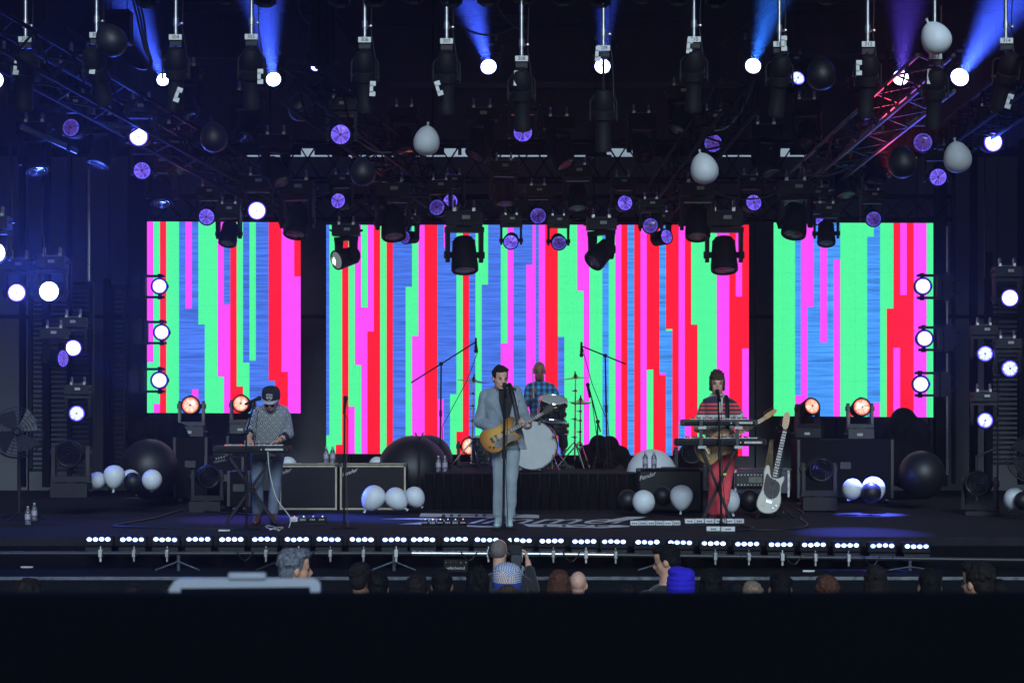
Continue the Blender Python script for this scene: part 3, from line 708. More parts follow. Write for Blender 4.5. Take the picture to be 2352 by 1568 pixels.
light(371, 763, 26.6, 16, (.15, -1, 0), 'lens_on', 'middle white light along the left edge of the left screen', group=G5, side=-1, chip=False, body='black', lamp=(BLU, 140, 75, 1, (0, -1, .35)))
light(366, 873, 26.6, 17, (.12, -1, 0), 'lens_on', 'bottom white light along the left edge of the left screen', group=G5, side=-1, chip=False, body='black', lamp=(BLU, 140, 75, 1, (0, -1, .35)))
light(2120, 657, 26.6, 17, (-.12, -1, 0), 'lens_on', 'top white light along the right edge of the right screen', group=G5, side=1, chip=False, body='black', lamp=(BLU, 140, 75, 1, (0, -1, .35)))
light(2124, 777, 26.6, 17, (-.1, -1, 0), 'lens_on', 'middle white light along the right edge of the right screen', group=G5, side=1, chip=False, body='black', lamp=(BLU, 140, 75, 1, (0, -1, .35)))
light(2115, 882, 26.6, 17, (-.12, -1, 0), 'lens_on', 'bottom white light along the right edge of the right screen', group=G5, side=1, chip=False, body='black', lamp=(BLU, 140, 75, 1, (0, -1, .35)))
light(2320, 684, 26.0, 19, (0, -1, 0), 'lens_on', 'white moving light at the top of the right tower', group=G5, lamp=(BLU, 4000, 20, 1, (-.9, -.3, -.03)))
light(2263, 812, 26.2, 17, (-.1, -1, 0), 'lens_mid', 'upper of the two faceted white lights on the inner side of the right tower', group=G5)
light(2320, 846, 26.0, 18, (0, -1, 0), 'lens_mid', 'faceted white light below the top one on the right tower', group=G5)
light(2263, 965, 26.2, 17, (-.1, -1, 0), 'lens_mid', 'lower of the two faceted white lights on the inner side of the right tower', group=G5)
light(-12, 580, 24.5, 22, (.3, -1, 0), 'lens_hot', 'blazing light cut by the left edge above the left tower', group=G5, lamp=(BLU, 450, 80, .9, (.35, -.3, -.4)))
# warm floor lights
G6 = 'warm floor lights in front of the side screens'
light(437, 930, 26.8, 18, (.04, -1, .1), 'lens_warm', 'left of the two warm floor lights under the left screen', stand=True, group=G6, body='grey')
light(553, 926, 26.8, 17, (-.05, -1, .15), 'lens_warm', 'right of the two warm floor lights under the left screen', stand=True, group=G6, body='grey')
light(1866, 932, 26.8, 17, (.35, -1, .3), 'lens_warm', 'left of the two warm floor lights under the right screen', stand=True, group=G6, body='dark')
light(1980, 934, 26.8, 18, (.02, -1, .15), 'lens_warm', 'right of the two warm floor lights under the right screen', stand=True, group=G6, body='grey')
light(1080, 1024, 27.2, 18, (0, -1, .05), 'lens_warm', 'warm floor light glowing behind the left cymbal stand', stand=True, group=G6, body='dark')
# big dark floor spots
G7 = 'big unlit floor moving heads'
light(157, 1043, 23.6, 26, (.05, -1, -.02), 'lens_off', 'big unlit floor moving head beside the left fan', stand=True, group=G7, body='dark', chip=False)
light(480, 1095, 24.6, 22, (.35, -1, 0), 'lens_off', 'big unlit floor moving head left of the keyboard stand', stand=True, group=G7, chip=False)
light(1887, 1078, 24.6, 24, (.05, -1, .05), 'lens_off', 'big unlit floor moving head in front of the right flight case', stand=True, group=G7, chip=False)
light(2245, 1110, 24.0, 24, (-.4, -1, .05), 'lens_off', 'big unlit floor moving head at the right of the giant black balloon', stand=True, group=G7, chip=False)
light(1590, 1040, 26.0, 22, (.05, -1, .05), 'lens_off', 'big unlit floor moving head behind the small black amplifier', stand=True, group=G7, chip=False)
light(925, 1036, 26.6, 22, (-.1, -1, .1), 'lens_off', 'unlit floor moving head behind the left cabinets', stand=True, group=G7, chip=False)

# ------------------------------------------------------------------ numbered profile spotlights hanging from poles at the front of the rig
def profile(px, ty, num, tagp, pitch, yaw, lb):
    drop = .66 if num == '309' else .36
    Y = 19.5; m = MP(Y); top = W(px, -25, Y); t = W(px, ty, Y)
    root = thing('profile_spotlight', lb, 'spotlight', t, 'numbered profile spotlights on hanging poles')
    MB().cyl(top, t+V((0, 0, .03)), .020, n=10).build('pole', M['alu'], root)
    MB().cyl(t+V((0, 0, .12)), t+V((0, 0, .19)), .029, n=10).cyl(t+V((.02, 0, .14)), t+V((.075, 0, .14)), .01, n=6).cyl(t+V((.06, -.02, .14)), t+V((.06, .02, .14)), .008, n=6).build('coupler', M['alu'], root)
    MB().box(t+V((0, -.03, 0)), (.125, .012, .052)).build('number_tag', M['white'], root)
    text_on(num, 'number', M['ink'], root, t+V((0, -.038, 0)), .05)
    MB().box(t+V((0, 0, -.06)), (.12, .05, .05)).cyl(t+V((0, 0, -.08)), t+V((0, 0, -.17)), .016, n=8).build('hook_clamp', M['dark'], root, bevel=.004)
    c = t+V((0, 0, -drop))
    if drop > .4: MB().cyl(t+V((0, 0, -.1)), c+V((0, 0, .19)), .014, n=8).build('drop_stem', M['black'], root)
    y = MB()
    y.tube([c+V((-.13, 0, -.04)), c+V((-.13, 0, .15)), c+V((-.10, 0, .19)), c+V((.10, 0, .19)), c+V((.13, 0, .15)), c+V((.13, 0, -.04))], .010, 6)
    y.build('yoke', M['black'], root)
    d = (Euler((0, 0, yaw)).to_matrix() @ V((0, math.cos(pitch), -math.sin(pitch)))).normalized()
    MB().lathe([(.03, -.26), (.07, -.25), (.095, -.20), (.10, -.10), (.085, -.06)], c, d, 14).box(c-d*.15, (.18, .05, .12)).build('lamp_house', M['black'], root)
    MB().lathe([(.085, -.06), (.10, -.05), (.10, .03), (.075, .04), (.075, .26), (.082, .27), (.082, .34), (.07, .34)], c, d, 14).build('lens_tube', M['black'], root)
    for q in (-1, 1): MB().box(c+V((q*.12, 0, .01-q*.01)), (.05, .008, .02)).build('shutter_handle', M['black'], root)
    MB().tube([t+V((.07, .02, .5)), t+V((.06, .03, .1)), t+V((.09, .04, -.1)), c+V((.11, .03, .05)), c+V((.06, .02, -.05))], .007, 5).build('power_cable', M['cable'], root)
    qx, qy, qa = tagp; q = W(qx, qy, Y-.12); R = Euler((0, qa, 0)).to_matrix()
    w = MB().box(q+R @ V((0, 0, .05)), (.055, .01, .045), R).box(q+R @ V((-.012, 0, 0)), (.032, .01, .07), R).box(q+R @ V((0, 0, -.05)), (.055, .01, .045), R)
    w.build('paper_tag', M['white'], root)
for px, ty, num, tg, pit, yaw, lb in [
    (59, 92, '302', (38, 155, .15), 1.0, .3, 'leftmost hanging profile spotlight, tagged 302'),
    (222, 82, '303', (213, 153, .1), .9, -.2, 'profile spotlight tagged 303 beside the dark balloon at upper left'),
    (404, 87, '304', (409, 218, .35), 1.2, .2, 'profile spotlight tagged 304 in front of the left blue beam'),
    (578, 86, '305', (598, 176, 0), 1.1, .1, 'profile spotlight tagged 305 left of the second blazing beam light'),
    (838, 93, '306', (856, 204, .05), 1.2, 0, 'profile spotlight tagged 306 left of the top centre'),
    (1026, 96, '307', (1008, 203, -.3), 1.25, .05, 'profile spotlight tagged 307 beside the central rising beam'),
    (1198, 136, '308', (1187, 180, .05), 1.2, -.1, 'profile spotlight tagged 308, lowest of the row at top centre'),
    (1386, 112, '309', (1374, 124, .08), 1.35, 0, 'profile spotlight tagged 309 in front of a blazing light'),
    (1594, 92, '310', (1584, 106, .1), 1.2, 0, 'profile spotlight tagged 310 right of the top centre'),
    (1790, 103, '311', (1801, 100, 0), 1.15, .1, 'profile spotlight tagged 311 left of the dark balloon at upper right'),
    (1993, 103, '312', (1973, 156, 0), 1.2, 0, 'profile spotlight tagged 312 above the red-lit truss'),
    (2147, 131, '313', (2136, 176, .03), 1.1, -.1, 'profile spotlight tagged 313 hanging behind the topmost white balloon'),
    (2310, 95, '314', (2318, 233, .3), 1.0, .2, 'rightmost hanging profile spotlight, tagged 314')]:
    profile(px, ty, num, tg, pit, yaw, lb)
# par cans along the very top
for i, (x, y) in enumerate([(337, 0), (515, -6), (609, -2), (778, 0), (862, -2), (949, -8), (1035, -2), (1121, -4), (1202, -8), (1296, -4), (1377, -1), (1474, -8), (1559, -5), (1647, 0), (1899, -6)]):
    c = W(x, y+1, 19.4); d = V((rnd.uniform(-.1, .1), -.45, -1)).normalized()
    r = thing('par_can', '%s round par lamp from the left along the top edge of the picture' % ORD[i], 'stage light', c, 'par lamps along the top edge')
    MB().lathe([(.06, -.3), (.10, -.26), (.105, -.03), (.118, -.02), (.118, .02), (.10, .02), (.098, .0), (.098, -.02)], c, d, 8, roll=PI/8).build('can', M['dark'], r, sharp=20)
    MB().lathe([(.097, -.03), (.07, -.015), (.02, -.006)], c, d, 16).build('lens', M['lens_off'], r)
tag(MB().cyl(W(-80, -34, 19.5), W(2440, -34, 19.5), .03, n=10).build('lighting_pipe', M['alu'], loc=W(1176, -34, 19.5)), 'steel pipe above the frame carrying the hanging spotlights', 'pipe')
# cable looms and drapes
for k, (dx, lb) in enumerate(((0, 'thick black cable loom looping down at the upper left'), (7, 'second black cable beside the loom at the upper left'), (14, 'third black cable beside the loom at the upper left'))):
    hose(lb, [W(300+dx, -20, 21), W(318+dx, 50, 21), W(330+dx*.5, 110, 21), W(348+dx*.3, 145, 21), W(335, 163, 21.1), W(300, 150, 21.2), W(272, 120, 21.3)], .012)
hose('black cable swooping beside the drape column at the top', [W(680, -10, 21), W(690, 35, 21), W(705, 52, 21), W(722, 60, 21)], .013)
hose('black cable curving at the top right of the centre', [W(1130, -10, 21), W(1150, 35, 21), W(1180, 62, 21), W(1210, 75, 21)], .014)
hose('thin black cable hanging at the far upper left', [W(18, 300, 25), W(24, 420, 25), W(30, 520, 25), W(22, 600, 25)], .01)
hose('thin black cable hanging left of the left tower', [W(100, 420, 25.5), W(95, 500, 25.5), W(104, 590, 25.5), W(98, 640, 25.5)], .01)
dc = thing('drape_column', 'black fabric column hanging at the top left of the centre', 'drape', W(742, 160, 21))
for k in range(5):
    MB().lathe([(.035, 0), (.05, .08), (.045, .4), (.05, 1.0)], W(722+k*9, 165-abs(k-2)*6, 21+.02*(k % 2)), (0, 0, 1), 10).build('fold', M['drape'], dc)
hs = thing('hanging_loudspeaker', 'black loudspeaker box hung behind the dark balloon at upper left', 'loudspeaker', W(268, 62, 21.5))
MB().box(W(274, 64, 21.6), (.26, .24, .36)).build('cabinet', M['black'], hs, bevel=.01)
MB().box(W(274, 64, 21.47), (.22, .01, .32)).build('grille', M['drape'], hs)
for dx in (-20, 18): MB().cyl(W(274+dx, 26, 21.6), W(274+dx, -20, 21.6), .006, n=6).build('hanging_wire', M['cable'], hs)
hp = thing('angled_pipe', 'scratched aluminium pipe sloping down at the left below the violet light', 'pipe', W(110, 315, 24.2))
MB().cyl(W(48, 290, 24.0), W(178, 348, 24.4), .035, n=10).build('tube', M['alu'], hp)
for t_ in (.4, .85): MB().cyl(W(48+130*t_-3, 290+58*t_-1, 24.2), W(48+130*t_+3, 290+58*t_+1, 24.2), .05, n=10).build('collar', M['black'], hp)
# lamps that stain the trusses red and orange (colour wash of the rig), and pools on the deck
def spot(px, py, Y, tgt, col, en, ang, blend=.6):
    ld = bpy.data.lights.new('beam', 'SPOT'); ld.color = col; ld.energy = en; ld.spot_size = math.radians(ang); ld.spot_blend = blend; ld.shadow_soft_size = .05
    lo = bpy.data.objects.new('beam', ld); COL.objects.link(lo); lo.location = W(px, py, Y)
    lo.rotation_euler = (V(tgt)-lo.location).to_track_quat('-Z', 'Y').to_euler()
# red and orange wash from the dark heads under the right and left trusses, pools of light on the deck
spot(2040, 400, 24.6, W(2080, 240, 21.5), (1, .05, .05), 260, 22)
spot(2010, 420, 25.0, W(1960, 350, 24.6), (1, .10, .05), 30, 36)
spot(1150, 470, 25.0, W(1190, 340, 23.2), (1, .25, .08), 16, 50)
spot(868, 480, 25.0, W(880, 340, 24), (1, .2, .12), 12, 60)
spot(410, 400, 24.6, W(420, 290, 22.8), (1, .2, .08), 14, 60)
spot(2007, 535, 25.0, FL(2000, 1181), (.10, .13, 1), 24000, 15, 1)
spot(1874, 535, 24.8, FL(1975, 1222), (.10, .12, 1), 3500, 18, 1)
spot(474, 535, 25.0, FL(560, 1192), (.16, .1, 1), 1500, 28, 1)
# ------------------------------------------------------------------ balloons
def balloon(c, r, axis, m, name, label, group, egg=.16, string=None):
    """Rubber balloon: egg-shaped skin, neck and knot at the end of axis."""
    root = thing(name, label, 'balloon', c, group); q = V(axis).normalized()
    prof = []
    for i in range(15):
        a = PI*i/14; h = -math.cos(a); rr = math.sin(a)*(1-egg*h)
        prof.append((max(rr*r, .0015), h*r*1.14))
    prof = prof[:-1]+[(.022*r/.15, r*1.13)]
    MB().lathe(prof, c, q, 24).build('skin', M[m], root, sharp=80)
    k = V(c)+q*r*1.13
    MB().lathe([(.012, 0), (.008, .012), (.016, .02), (.008, .028), (.018, .042)], k, q, 10).build('knot', M[m], root)
    if string is not None: MB().cyl(k+q*.03, string, .0018, n=4).build('string', M['cable'], root)
    return root
GB = 'balloons hung in the rig'
for x, y, rw, m, ax, Y, lb in [
    (980, 323, 30, 'balloon_w', (.08, 0, 1), 21.5, 'white balloon hanging upside down left of the top centre'),
    (1617, 387, 32, 'balloon_w', (-.25, 0, 1), 21.5, 'white balloon hanging upside down right of centre over the rig'),
    (2149, 87, 34, 'balloon_w', (-.5, 0, 1), 19.1, 'topmost white balloon at the upper right'),
    (2199, 361, 32, 'balloon_w', (-.15, 0, 1), 21.5, 'white balloon hanging near the right edge of the rig'),
    (255, 92, 35, 'balloon_k', (-.55, 0, .8), 19.1, 'dark balloon at the upper left beside the cable loom'),
    (690, 246, 29, 'balloon_k', (-.05, 0, 1), 21.5, 'dark balloon below the drape column'),
    (491, 315, 31, 'balloon_k', (-.1, 0, 1), 21.5, 'dark balloon in front of the left diagonal truss'),
    (833, 394, 29, 'balloon_k', (-.1, 0, 1), 21.5, 'dark balloon left of the centre truss foot'),
    (1886, 169, 34, 'balloon_k', (-.1, 0, 1), 20.5, 'dark balloon at the upper right beside the half-lit lamp'),
    (2072, 372, 33, 'balloon_k', (-.2, 0, 1), 21.5, 'dark balloon between the two right-hand white balloons and the red-lit truss')]:
    c = W(x, y, Y); balloon(c, rw*MP(Y), ax, m, 'balloon', lb, GB, string=c+V((0, 0, 1.6)))
GF = 'balloons lying on the stage'
def fb(x, y, rw, m, ax, lb, Y, name='balloon', egg=.1):
    balloon(W(x, y, Y), rw*MP(Y), ax, m, name, lb, GF, egg)
fb(221, 1104, 20, 'balloon_w', (-.6, .4, -.3), 'white balloon half hidden behind the floor head beside the left fan', 24.3)
fb(262, 1095, 24, 'balloon_w', (-.05, 0, -1), 'tallest white balloon in the cluster at left, knot down', 24.0, egg=.2)
fb(301, 1100, 21, 'balloon_w', (.3, .5, -.4), 'white balloon peeking over the small black balloon at left', 24.6)
fb(306, 1108, 21, 'balloon_k', (.2, .3, -1), 'small black balloon in the cluster at left', 24.1)
fb(349, 1103, 23, 'balloon_w', (-.1, .5, -.6), 'round white balloon at the right end of the left cluster', 24.1)
fb(857, 1144, 27, 'balloon_w', (-.5, 0, -.8), 'larger white balloon in front of the right tan-edged cabinet', 23.9)
fb(911, 1146, 25, 'balloon_w', (.6, 0, -.6), 'smaller white balloon beside the larger one by the tan-edged cabinet', 23.9)
fb(953, 1142, 23, 'balloon_w', (.4, .5, -.6), 'white balloon behind the small tripod stand', 24.3)
fb(1479, 1153, 26, 'balloon_w', (.2, .6, -.5), 'white balloon in front of the left corner of the small black amplifier', 23.6)
fb(1565, 1143, 26, 'balloon_w', (-.05, 0, -1), 'white balloon knot down in front of the small black amplifier', 23.6, egg=.2)
fb(1675, 1150, 25, 'balloon_w', (.3, .2, -1), 'white balloon behind the legs in red trousers', 23.6)
fb(1443, 1150, 24, 'balloon_k', (.2, .5, -.5), 'black balloon left of the small black amplifier', 24.0)
fb(1522, 1140, 22, 'balloon_k', (.2, .5, -.5), 'black balloon between the two white ones at the small amplifier', 24.0)
fb(1722, 1150, 25, 'balloon_k', (.2, .5, -.5), 'black balloon left of the white bass guitar', 23.9)
fb(1957, 1124, 23, 'balloon_w', (-.1, .5, -.6), 'round white balloon at the foot of the right flight case', 24.2)
fb(2006, 1124, 27, 'balloon_w', (.1, .6, -.6), 'white balloon ringed behind a black one at right', 24.5)
fb(2001, 1132, 23, 'balloon_k', (.1, .6, -.6), 'black balloon in front of the white one at right', 24.1)
fb(2330, 1147, 25, 'balloon_w', (-.1, .6, -.6), 'white balloon near the right edge of the stage', 23.4)
fb(2350, 1150, 20, 'balloon_k', (.3, .6, -.6), 'black balloon cut by the right edge', 23.2)
fb(662, 1070, 20, 'balloon_w', (.1, .6, -.6), 'white balloon top peeking behind the keyboard player', 25.9)
fb(866, 1068, 18, 'balloon_w', (.1, .6, -.6), 'white balloon top peeking over the right tan-edged cabinet', 25.9)
fb(345, 1080, 66, 'balloon_k', (.1, .6, -.6), 'giant black balloon behind the left cluster', 25.6)
fb(950, 1090, 82, 'balloon_k', (.1, .6, -.6), 'giant black balloon behind the right tan-edged cabinet', 26.0)
fb(985, 1060, 56, 'balloon_k', (.1, .6, -.6), 'giant black balloon at the left end of the drum riser', 26.6)
fb(2117, 1093, 53, 'balloon_k', (.1, .6, -.6), 'giant black balloon at the right with a blue highlight', 25.0)
fb(1497, 1095, 58, 'balloon_w', (.1, .6, -.6), 'giant white balloon behind the small black amplifier', 25.8)

# ------------------------------------------------------------------ lettering painted on the deck
lo = thing('floor_logo', 'white show lettering painted on the deck at the singer\'s feet', 'floor graphic', FL(1180, 1195))
M['paint'] = mat('deck_paint', (.6, .63, .64), .7, noise=.15, scale=6)
M['deckink'] = mat('deck_letter', (.02, .02, .024), .8)
def deck(name, poly, m, z=.004):
    return MB().add([FL(x, y, z) for x, y in poly], [tuple(range(len(poly)))]).build(name, m, lo)
deck('banner', [(967, 1178), (1230, 1181), (1238, 1182), (1238, 1189), (1150, 1188), (963, 1186)], M['paint'])
deck('swoosh', [(872, 1191), (955, 1189), (990, 1189), (1020, 1192), (1028, 1196), (985, 1201), (1080, 1206), (1165, 1209), (1105, 1210), (985, 1205), (945, 1203), (915, 1203), (975, 1198), (985, 1194), (955, 1192)], M['paint'])
deck('ribbon', [(1200, 1203), (1255, 1203), (1420, 1205), (1470, 1208), (1380, 1212), (1290, 1210), (1215, 1209)], M['paint'])
def deck_text(body, x0, x1, y0, y1, m, name, z, shear=0):
    me = text_mesh(body, 1, 0, shear).copy(); xs_ = [v.co.x for v in me.vertices]; ys_ = [v.co.y for v in me.vertices]
    a, b, c, d = min(xs_), max(xs_), min(ys_), max(ys_); off = wloc(lo)
    for v in me.vertices:
        v.co = FL(x0+(v.co.x-a)/(b-a)*(x1-x0), y1+(v.co.y-c)/(d-c)*(y0-y1), z)-off
    me.materials.clear(); put(name, me, m, lo)
deck_text('JIMMY', 1005, 1205, 1180.5, 1186.8, M['deckink'], 'lettering', .008)
deck_text('LIVE', 1248, 1400, 1204.6, 1208.8, M['deckink'], 'lettering', .008)
deck_text('immel', 1075, 1465, 1187, 1201.5, M['paint'], 'lettering', .004, .5)
deck('swash', [(1395, 1199), (1470, 1190), (1486, 1186), (1440, 1186), (1400, 1193), (1385, 1199)], M['paint'], .012)

# ------------------------------------------------------------------ flight cases, cabinets, amplifiers
M['tolex'] = mat('black_tolex', (.005, .005, .006), .85, noise=.3, scale=80, bump=.2, spec=.15)
M['grille'] = mat('amp_grille', (.010, .009, .010), .9, noise=.3, scale=90)
M['grille2'] = mat('grey_grille', (.02, .02, .022), .85, noise=.25, scale=90)
M['tan'] = mat('tan_piping', (.42, .36, .26), .6)
M['silver'] = mat('silver_badge', (.6, .6, .6), .3, .8)
def case(label, x0, y0, x1, Y, depth=.6, m='tolex'):
    a = W(x0, y0, Y); b = W(x1, y0, Y); h = a.z; c = V(((a.x+b.x)/2, Y+depth/2, 0)); w = b.x-a.x
    r = thing('flight_case', label, 'flight case', c, 'black flight cases')
    MB().box(c+V((0, 0, h/2+.04)), (w-.02, depth-.02, h-.08)).build('body', M[m], r, bevel=.008)
    for sx in (-1, 1):
        MB().box(c+V((sx*(w/2-.015), -depth/2+.015, h/2+.04)), (.035, .035, h-.07)).build('corner_rail', M['grey'], r)
        MB().cyl(c+V((sx*(w/2-.08)-.02, -depth/2+.08, .04)), c+V((sx*(w/2-.08)+.02, -depth/2+.08, .04)), .04, n=12).build('castor', M['cable'], r)
    MB().box(c+V((0, -depth/2-.004, h*.6)), (.14, .012, .09)).build('latch', M['grey'], r)
    return r
case('low black flight case under the left warm floor light', 398, 1005, 476, 26.55, .6)
case('black flight case under the right warm floor light by the keyboard player', 520, 1002, 590, 26.55, .6)
case('black flight case behind the keyboard stand', 470, 1050, 560, 25.4, .6)
case('wide black flight case under the warm floor lights at the right screen', 1832, 1010, 2052, 26.5, .7)
case('black box behind the keyboard player\'s stand legs', 522, 1082, 575, 24.6, .5)
dm = thing('covered_gear', 'heap of gear under black cloth left of the left warm light', 'gear', W(360, 1115, 26.9))
d_ = MB()
for x, y, rr in ((325, 1000, 34), (352, 985, 30), (385, 990, 34), (410, 1010, 40), (350, 1040, 60), (400, 1060, 60)): d_.ell(W(x, y, 27), (rr*MP(27), .3, rr*MP(27)*1.1))
solid_obj(d_, 'cloth', M['drape'], dm, .02, 3)
dm = thing('covered_gear', 'humped gear under black cloth behind the giant black balloon at right', 'gear', W(2080, 1115, 27))
d_ = MB()
for x, y, rr in ((1990, 1010, 30), (2015, 990, 30), (2060, 985, 28), (2075, 970, 32), (2100, 1000, 40), (2050, 1050, 60), (2090, 1060, 60)): d_.ell(W(x, y, 27.1), (rr*MP(27), .25, rr*MP(27)*1.1))
solid_obj(d_, 'cloth', M['drape'], dm, .02, 3)
dm = thing('covered_gear', 'low heap of cables and cloth beside the drum riser on the right', 'gear', W(1395, 1085, 26.7))
d_ = MB()
for x, y, rr in ((1350, 1040, 20), (1375, 1020, 22), (1400, 1022, 22), (1425, 1045, 22), (1390, 1050, 34), (1450, 1065, 20), (1340, 1065, 22)): d_.ell(W(x, y, 26.8), (rr*MP(27), .15, rr*MP(27)*1.0))
solid_obj(d_, 'cloth', M['drape'], dm, .015, 2)
def cabinet(label, x0, x1, y0, y1, Y, trim, logo=None):
    a = W(x0, y0, Y); b = W(x1, y1, Y); w = b.x-a.x; h = a.z; dp = .3; c = V(((a.x+b.x)/2, Y+dp/2, 0))
    r = thing('amplifier_cabinet', label, 'amplifier', c, 'amplifier cabinets')
    MB().box(c+V((0, 0, h/2)), (w, dp, h)).build('box', M['tolex'], r, bevel=.012)
    MB().box(c+V((0, -dp/2-.003, h/2)), (w-.07, .012, h-.07)).build('grille', M['grille' if trim == 'tan' else 'grille2'], r)
    for sx in (-1, 1):
        MB().box(c+V((sx*(w/2-.022), -dp/2-.004, h/2)), (.022, .018, h-.02)).build('piping', M[trim], r)
        MB().box(c+V((0, -dp/2-.005, h/2+sx*(h/2-.022))), (w-.06, .018, .022)).build('piping', M[trim], r)
        MB().box(c+V((sx*(w/2-.018), -dp/2+.01, h-.014)), (.05, .05, .04)).build('corner_cap', M['grey'], r, bevel=.006)
    MB().box(c+V((0, 0, h+.008)), (.2, .035, .018)).build('handle', M['cable'], r)
    if trim == 'tan': MB().box(c+V((0, 0, h+.001)), (w-.03, dp-.03, .012)).build('top_board', M['tan'], r)
    if logo:
        o = c+V((-w/2+logo[0], -dp/2-.016, h-logo[1])); text_on(logo[2], 'badge', M['silver'], r, o, logo[3], up=(-.12, 0, 1), right=(1, 0, .35), shear=.3)
    return r
cabinet('left tan-edged speaker cabinet behind the keyboard player', 640, 776, 1066, 1168, 25.0, 'tan', (.06, .1, 'Fender', .07))
cabinet('right tan-edged speaker cabinet with white balloons in front', 779, 934, 1066, 1168, 25.0, 'tan', (.13, .1, 'Fender', .07))
cabinet('small black amplifier with silver script badge beside the red trousers', 1464, 1615, 1076, 1176, 24.6, 'tolex', (.12, .09, 'Fender', .075))
# riser
rz = .47
rr_ = thing('drum_riser', 'low black-skirted riser under the drum kit', 'riser', V((.2, 26.6, 0)))
xa, xb = W(975, 0, 25.2).x, W(1462, 0, 25.2).x
MB().box(((xa+xb)/2, 26.6, rz/2), (xb-xa, 2.8, rz-.02)).build('deck', M['carpet'], rr_)
for k in range(22):
    x = xa+(k+.5)*(xb-xa)/22
    MB().cyl((x, 25.2, .0), (x, 25.19, rz-.02), .066, .05, n=8).build('skirt_fold', M['drape'], rr_)
# rack case with the processor
rk = thing('rack_case', 'open rack case with silver processor behind the bass guitar', 'rack case', W(1745, 1130, 24.6))
a = W(1690, 1080, 24.4); b = W(1812, 1170, 24.4)
M['case_blue'] = mat('case_laminate', (.02, .022, .05), .4)
MB().box(V(((a.x+b.x)/2, 24.7, a.z/2+.12)), (b.x-a.x, .5, a.z-.24)).build('case', M['case_blue'], rk, bevel=.01)
for xx in (a.x, b.x): MB().box((xx, 24.44, a.z/2+.1), (.025, .03, a.z-.2)).build('edge_rail', M['alu'], rk)
pz = W(0, 1102, 24.3)
pc = V(((W(1694, 0, 24.3).x+W(1768, 0, 24.3).x)/2, 24.4, pz.z))
MB().box(pc, (.42, .06, .18)).build('processor', M['grey'], rk, bevel=.006)
MB().box(pc+V((.03, -.033, 0)), (.16, .008, .07)).build('display', mat('lcd', (.1, .12, .11), .3, emis=(.3, .36, .33), es=.12), rk)
for i in range(10):
    for j in (-1, 1):
        MB().cyl(pc+V((-.18+.04*i, -.03, j*.06)), pc+V((-.18+.04*i, -.045, j*.06)), .009, n=8).build('knob', M['silver'], rk)
MB().box((W(1755, 0, 24.7).x, 24.7, a.z+.006), (b.x-a.x-.02, .46, .012)).build('lid', M['grey'], rk)
# water bottles
M['pet'] = mat('clear_plastic', (.4, .42, .5), .12, noise=0, trans=.75)
M['cap'] = mat('bottle_cap', (.35, .36, .4), .4); M['blabel'] = mat('bottle_label', (.36, .32, .4), .5, noise=.3, scale=40)
def bottle(px, py, Y, z, lb):
    c = W(px, py, Y); c.z = z; r = thing('water_bottle', lb, 'bottle', c, 'water bottles on stage')
    MB().lathe([(.028, .0), (.033, .006), (.033, .04), (.030, .045), (.033, .05), (.033, .13), (.028, .15), (.013, .178), (.013, .19)], c, (0, 0, 1), 12).build('bottle', M['pet'], r)
    MB().lathe([(.015, .188), (.015, .205), (.012, .206)], c, (0, 0, 1), 10).build('cap', M['cap'], r)
    MB().lathe([(.0338, .06), (.0338, .12)], c, (0, 0, 1), 12).build('label', M['blabel'], r)
ztop = W(0, 1066, 25.0).z
bottle(749, 1066, 25.1, ztop+.012, 'left water bottle on the left tan-edged cabinet')
bottle(764, 1066, 25.1, ztop+.012, 'right water bottle on the left tan-edged cabinet')
bottle(1007, 1080, 25.3, rz, 'left water bottle on the drum riser')
bottle(1022, 1080, 25.3, rz, 'right water bottle on the drum riser')
zt2 = W(0, 1076, 24.6).z
bottle(1482, 1075, 24.7, zt2, 'left water bottle on the small black amplifier')
bottle(1502, 1075, 24.7, zt2, 'right water bottle on the small black amplifier')
p = FL(64, 1205); bottle(64, 1205, p.y, .004, 'left water bottle on the deck by the left fan stand')
p = FL(79, 1196); bottle(79, 1196, p.y, .004, 'right water bottle on the deck by the left fan stand')

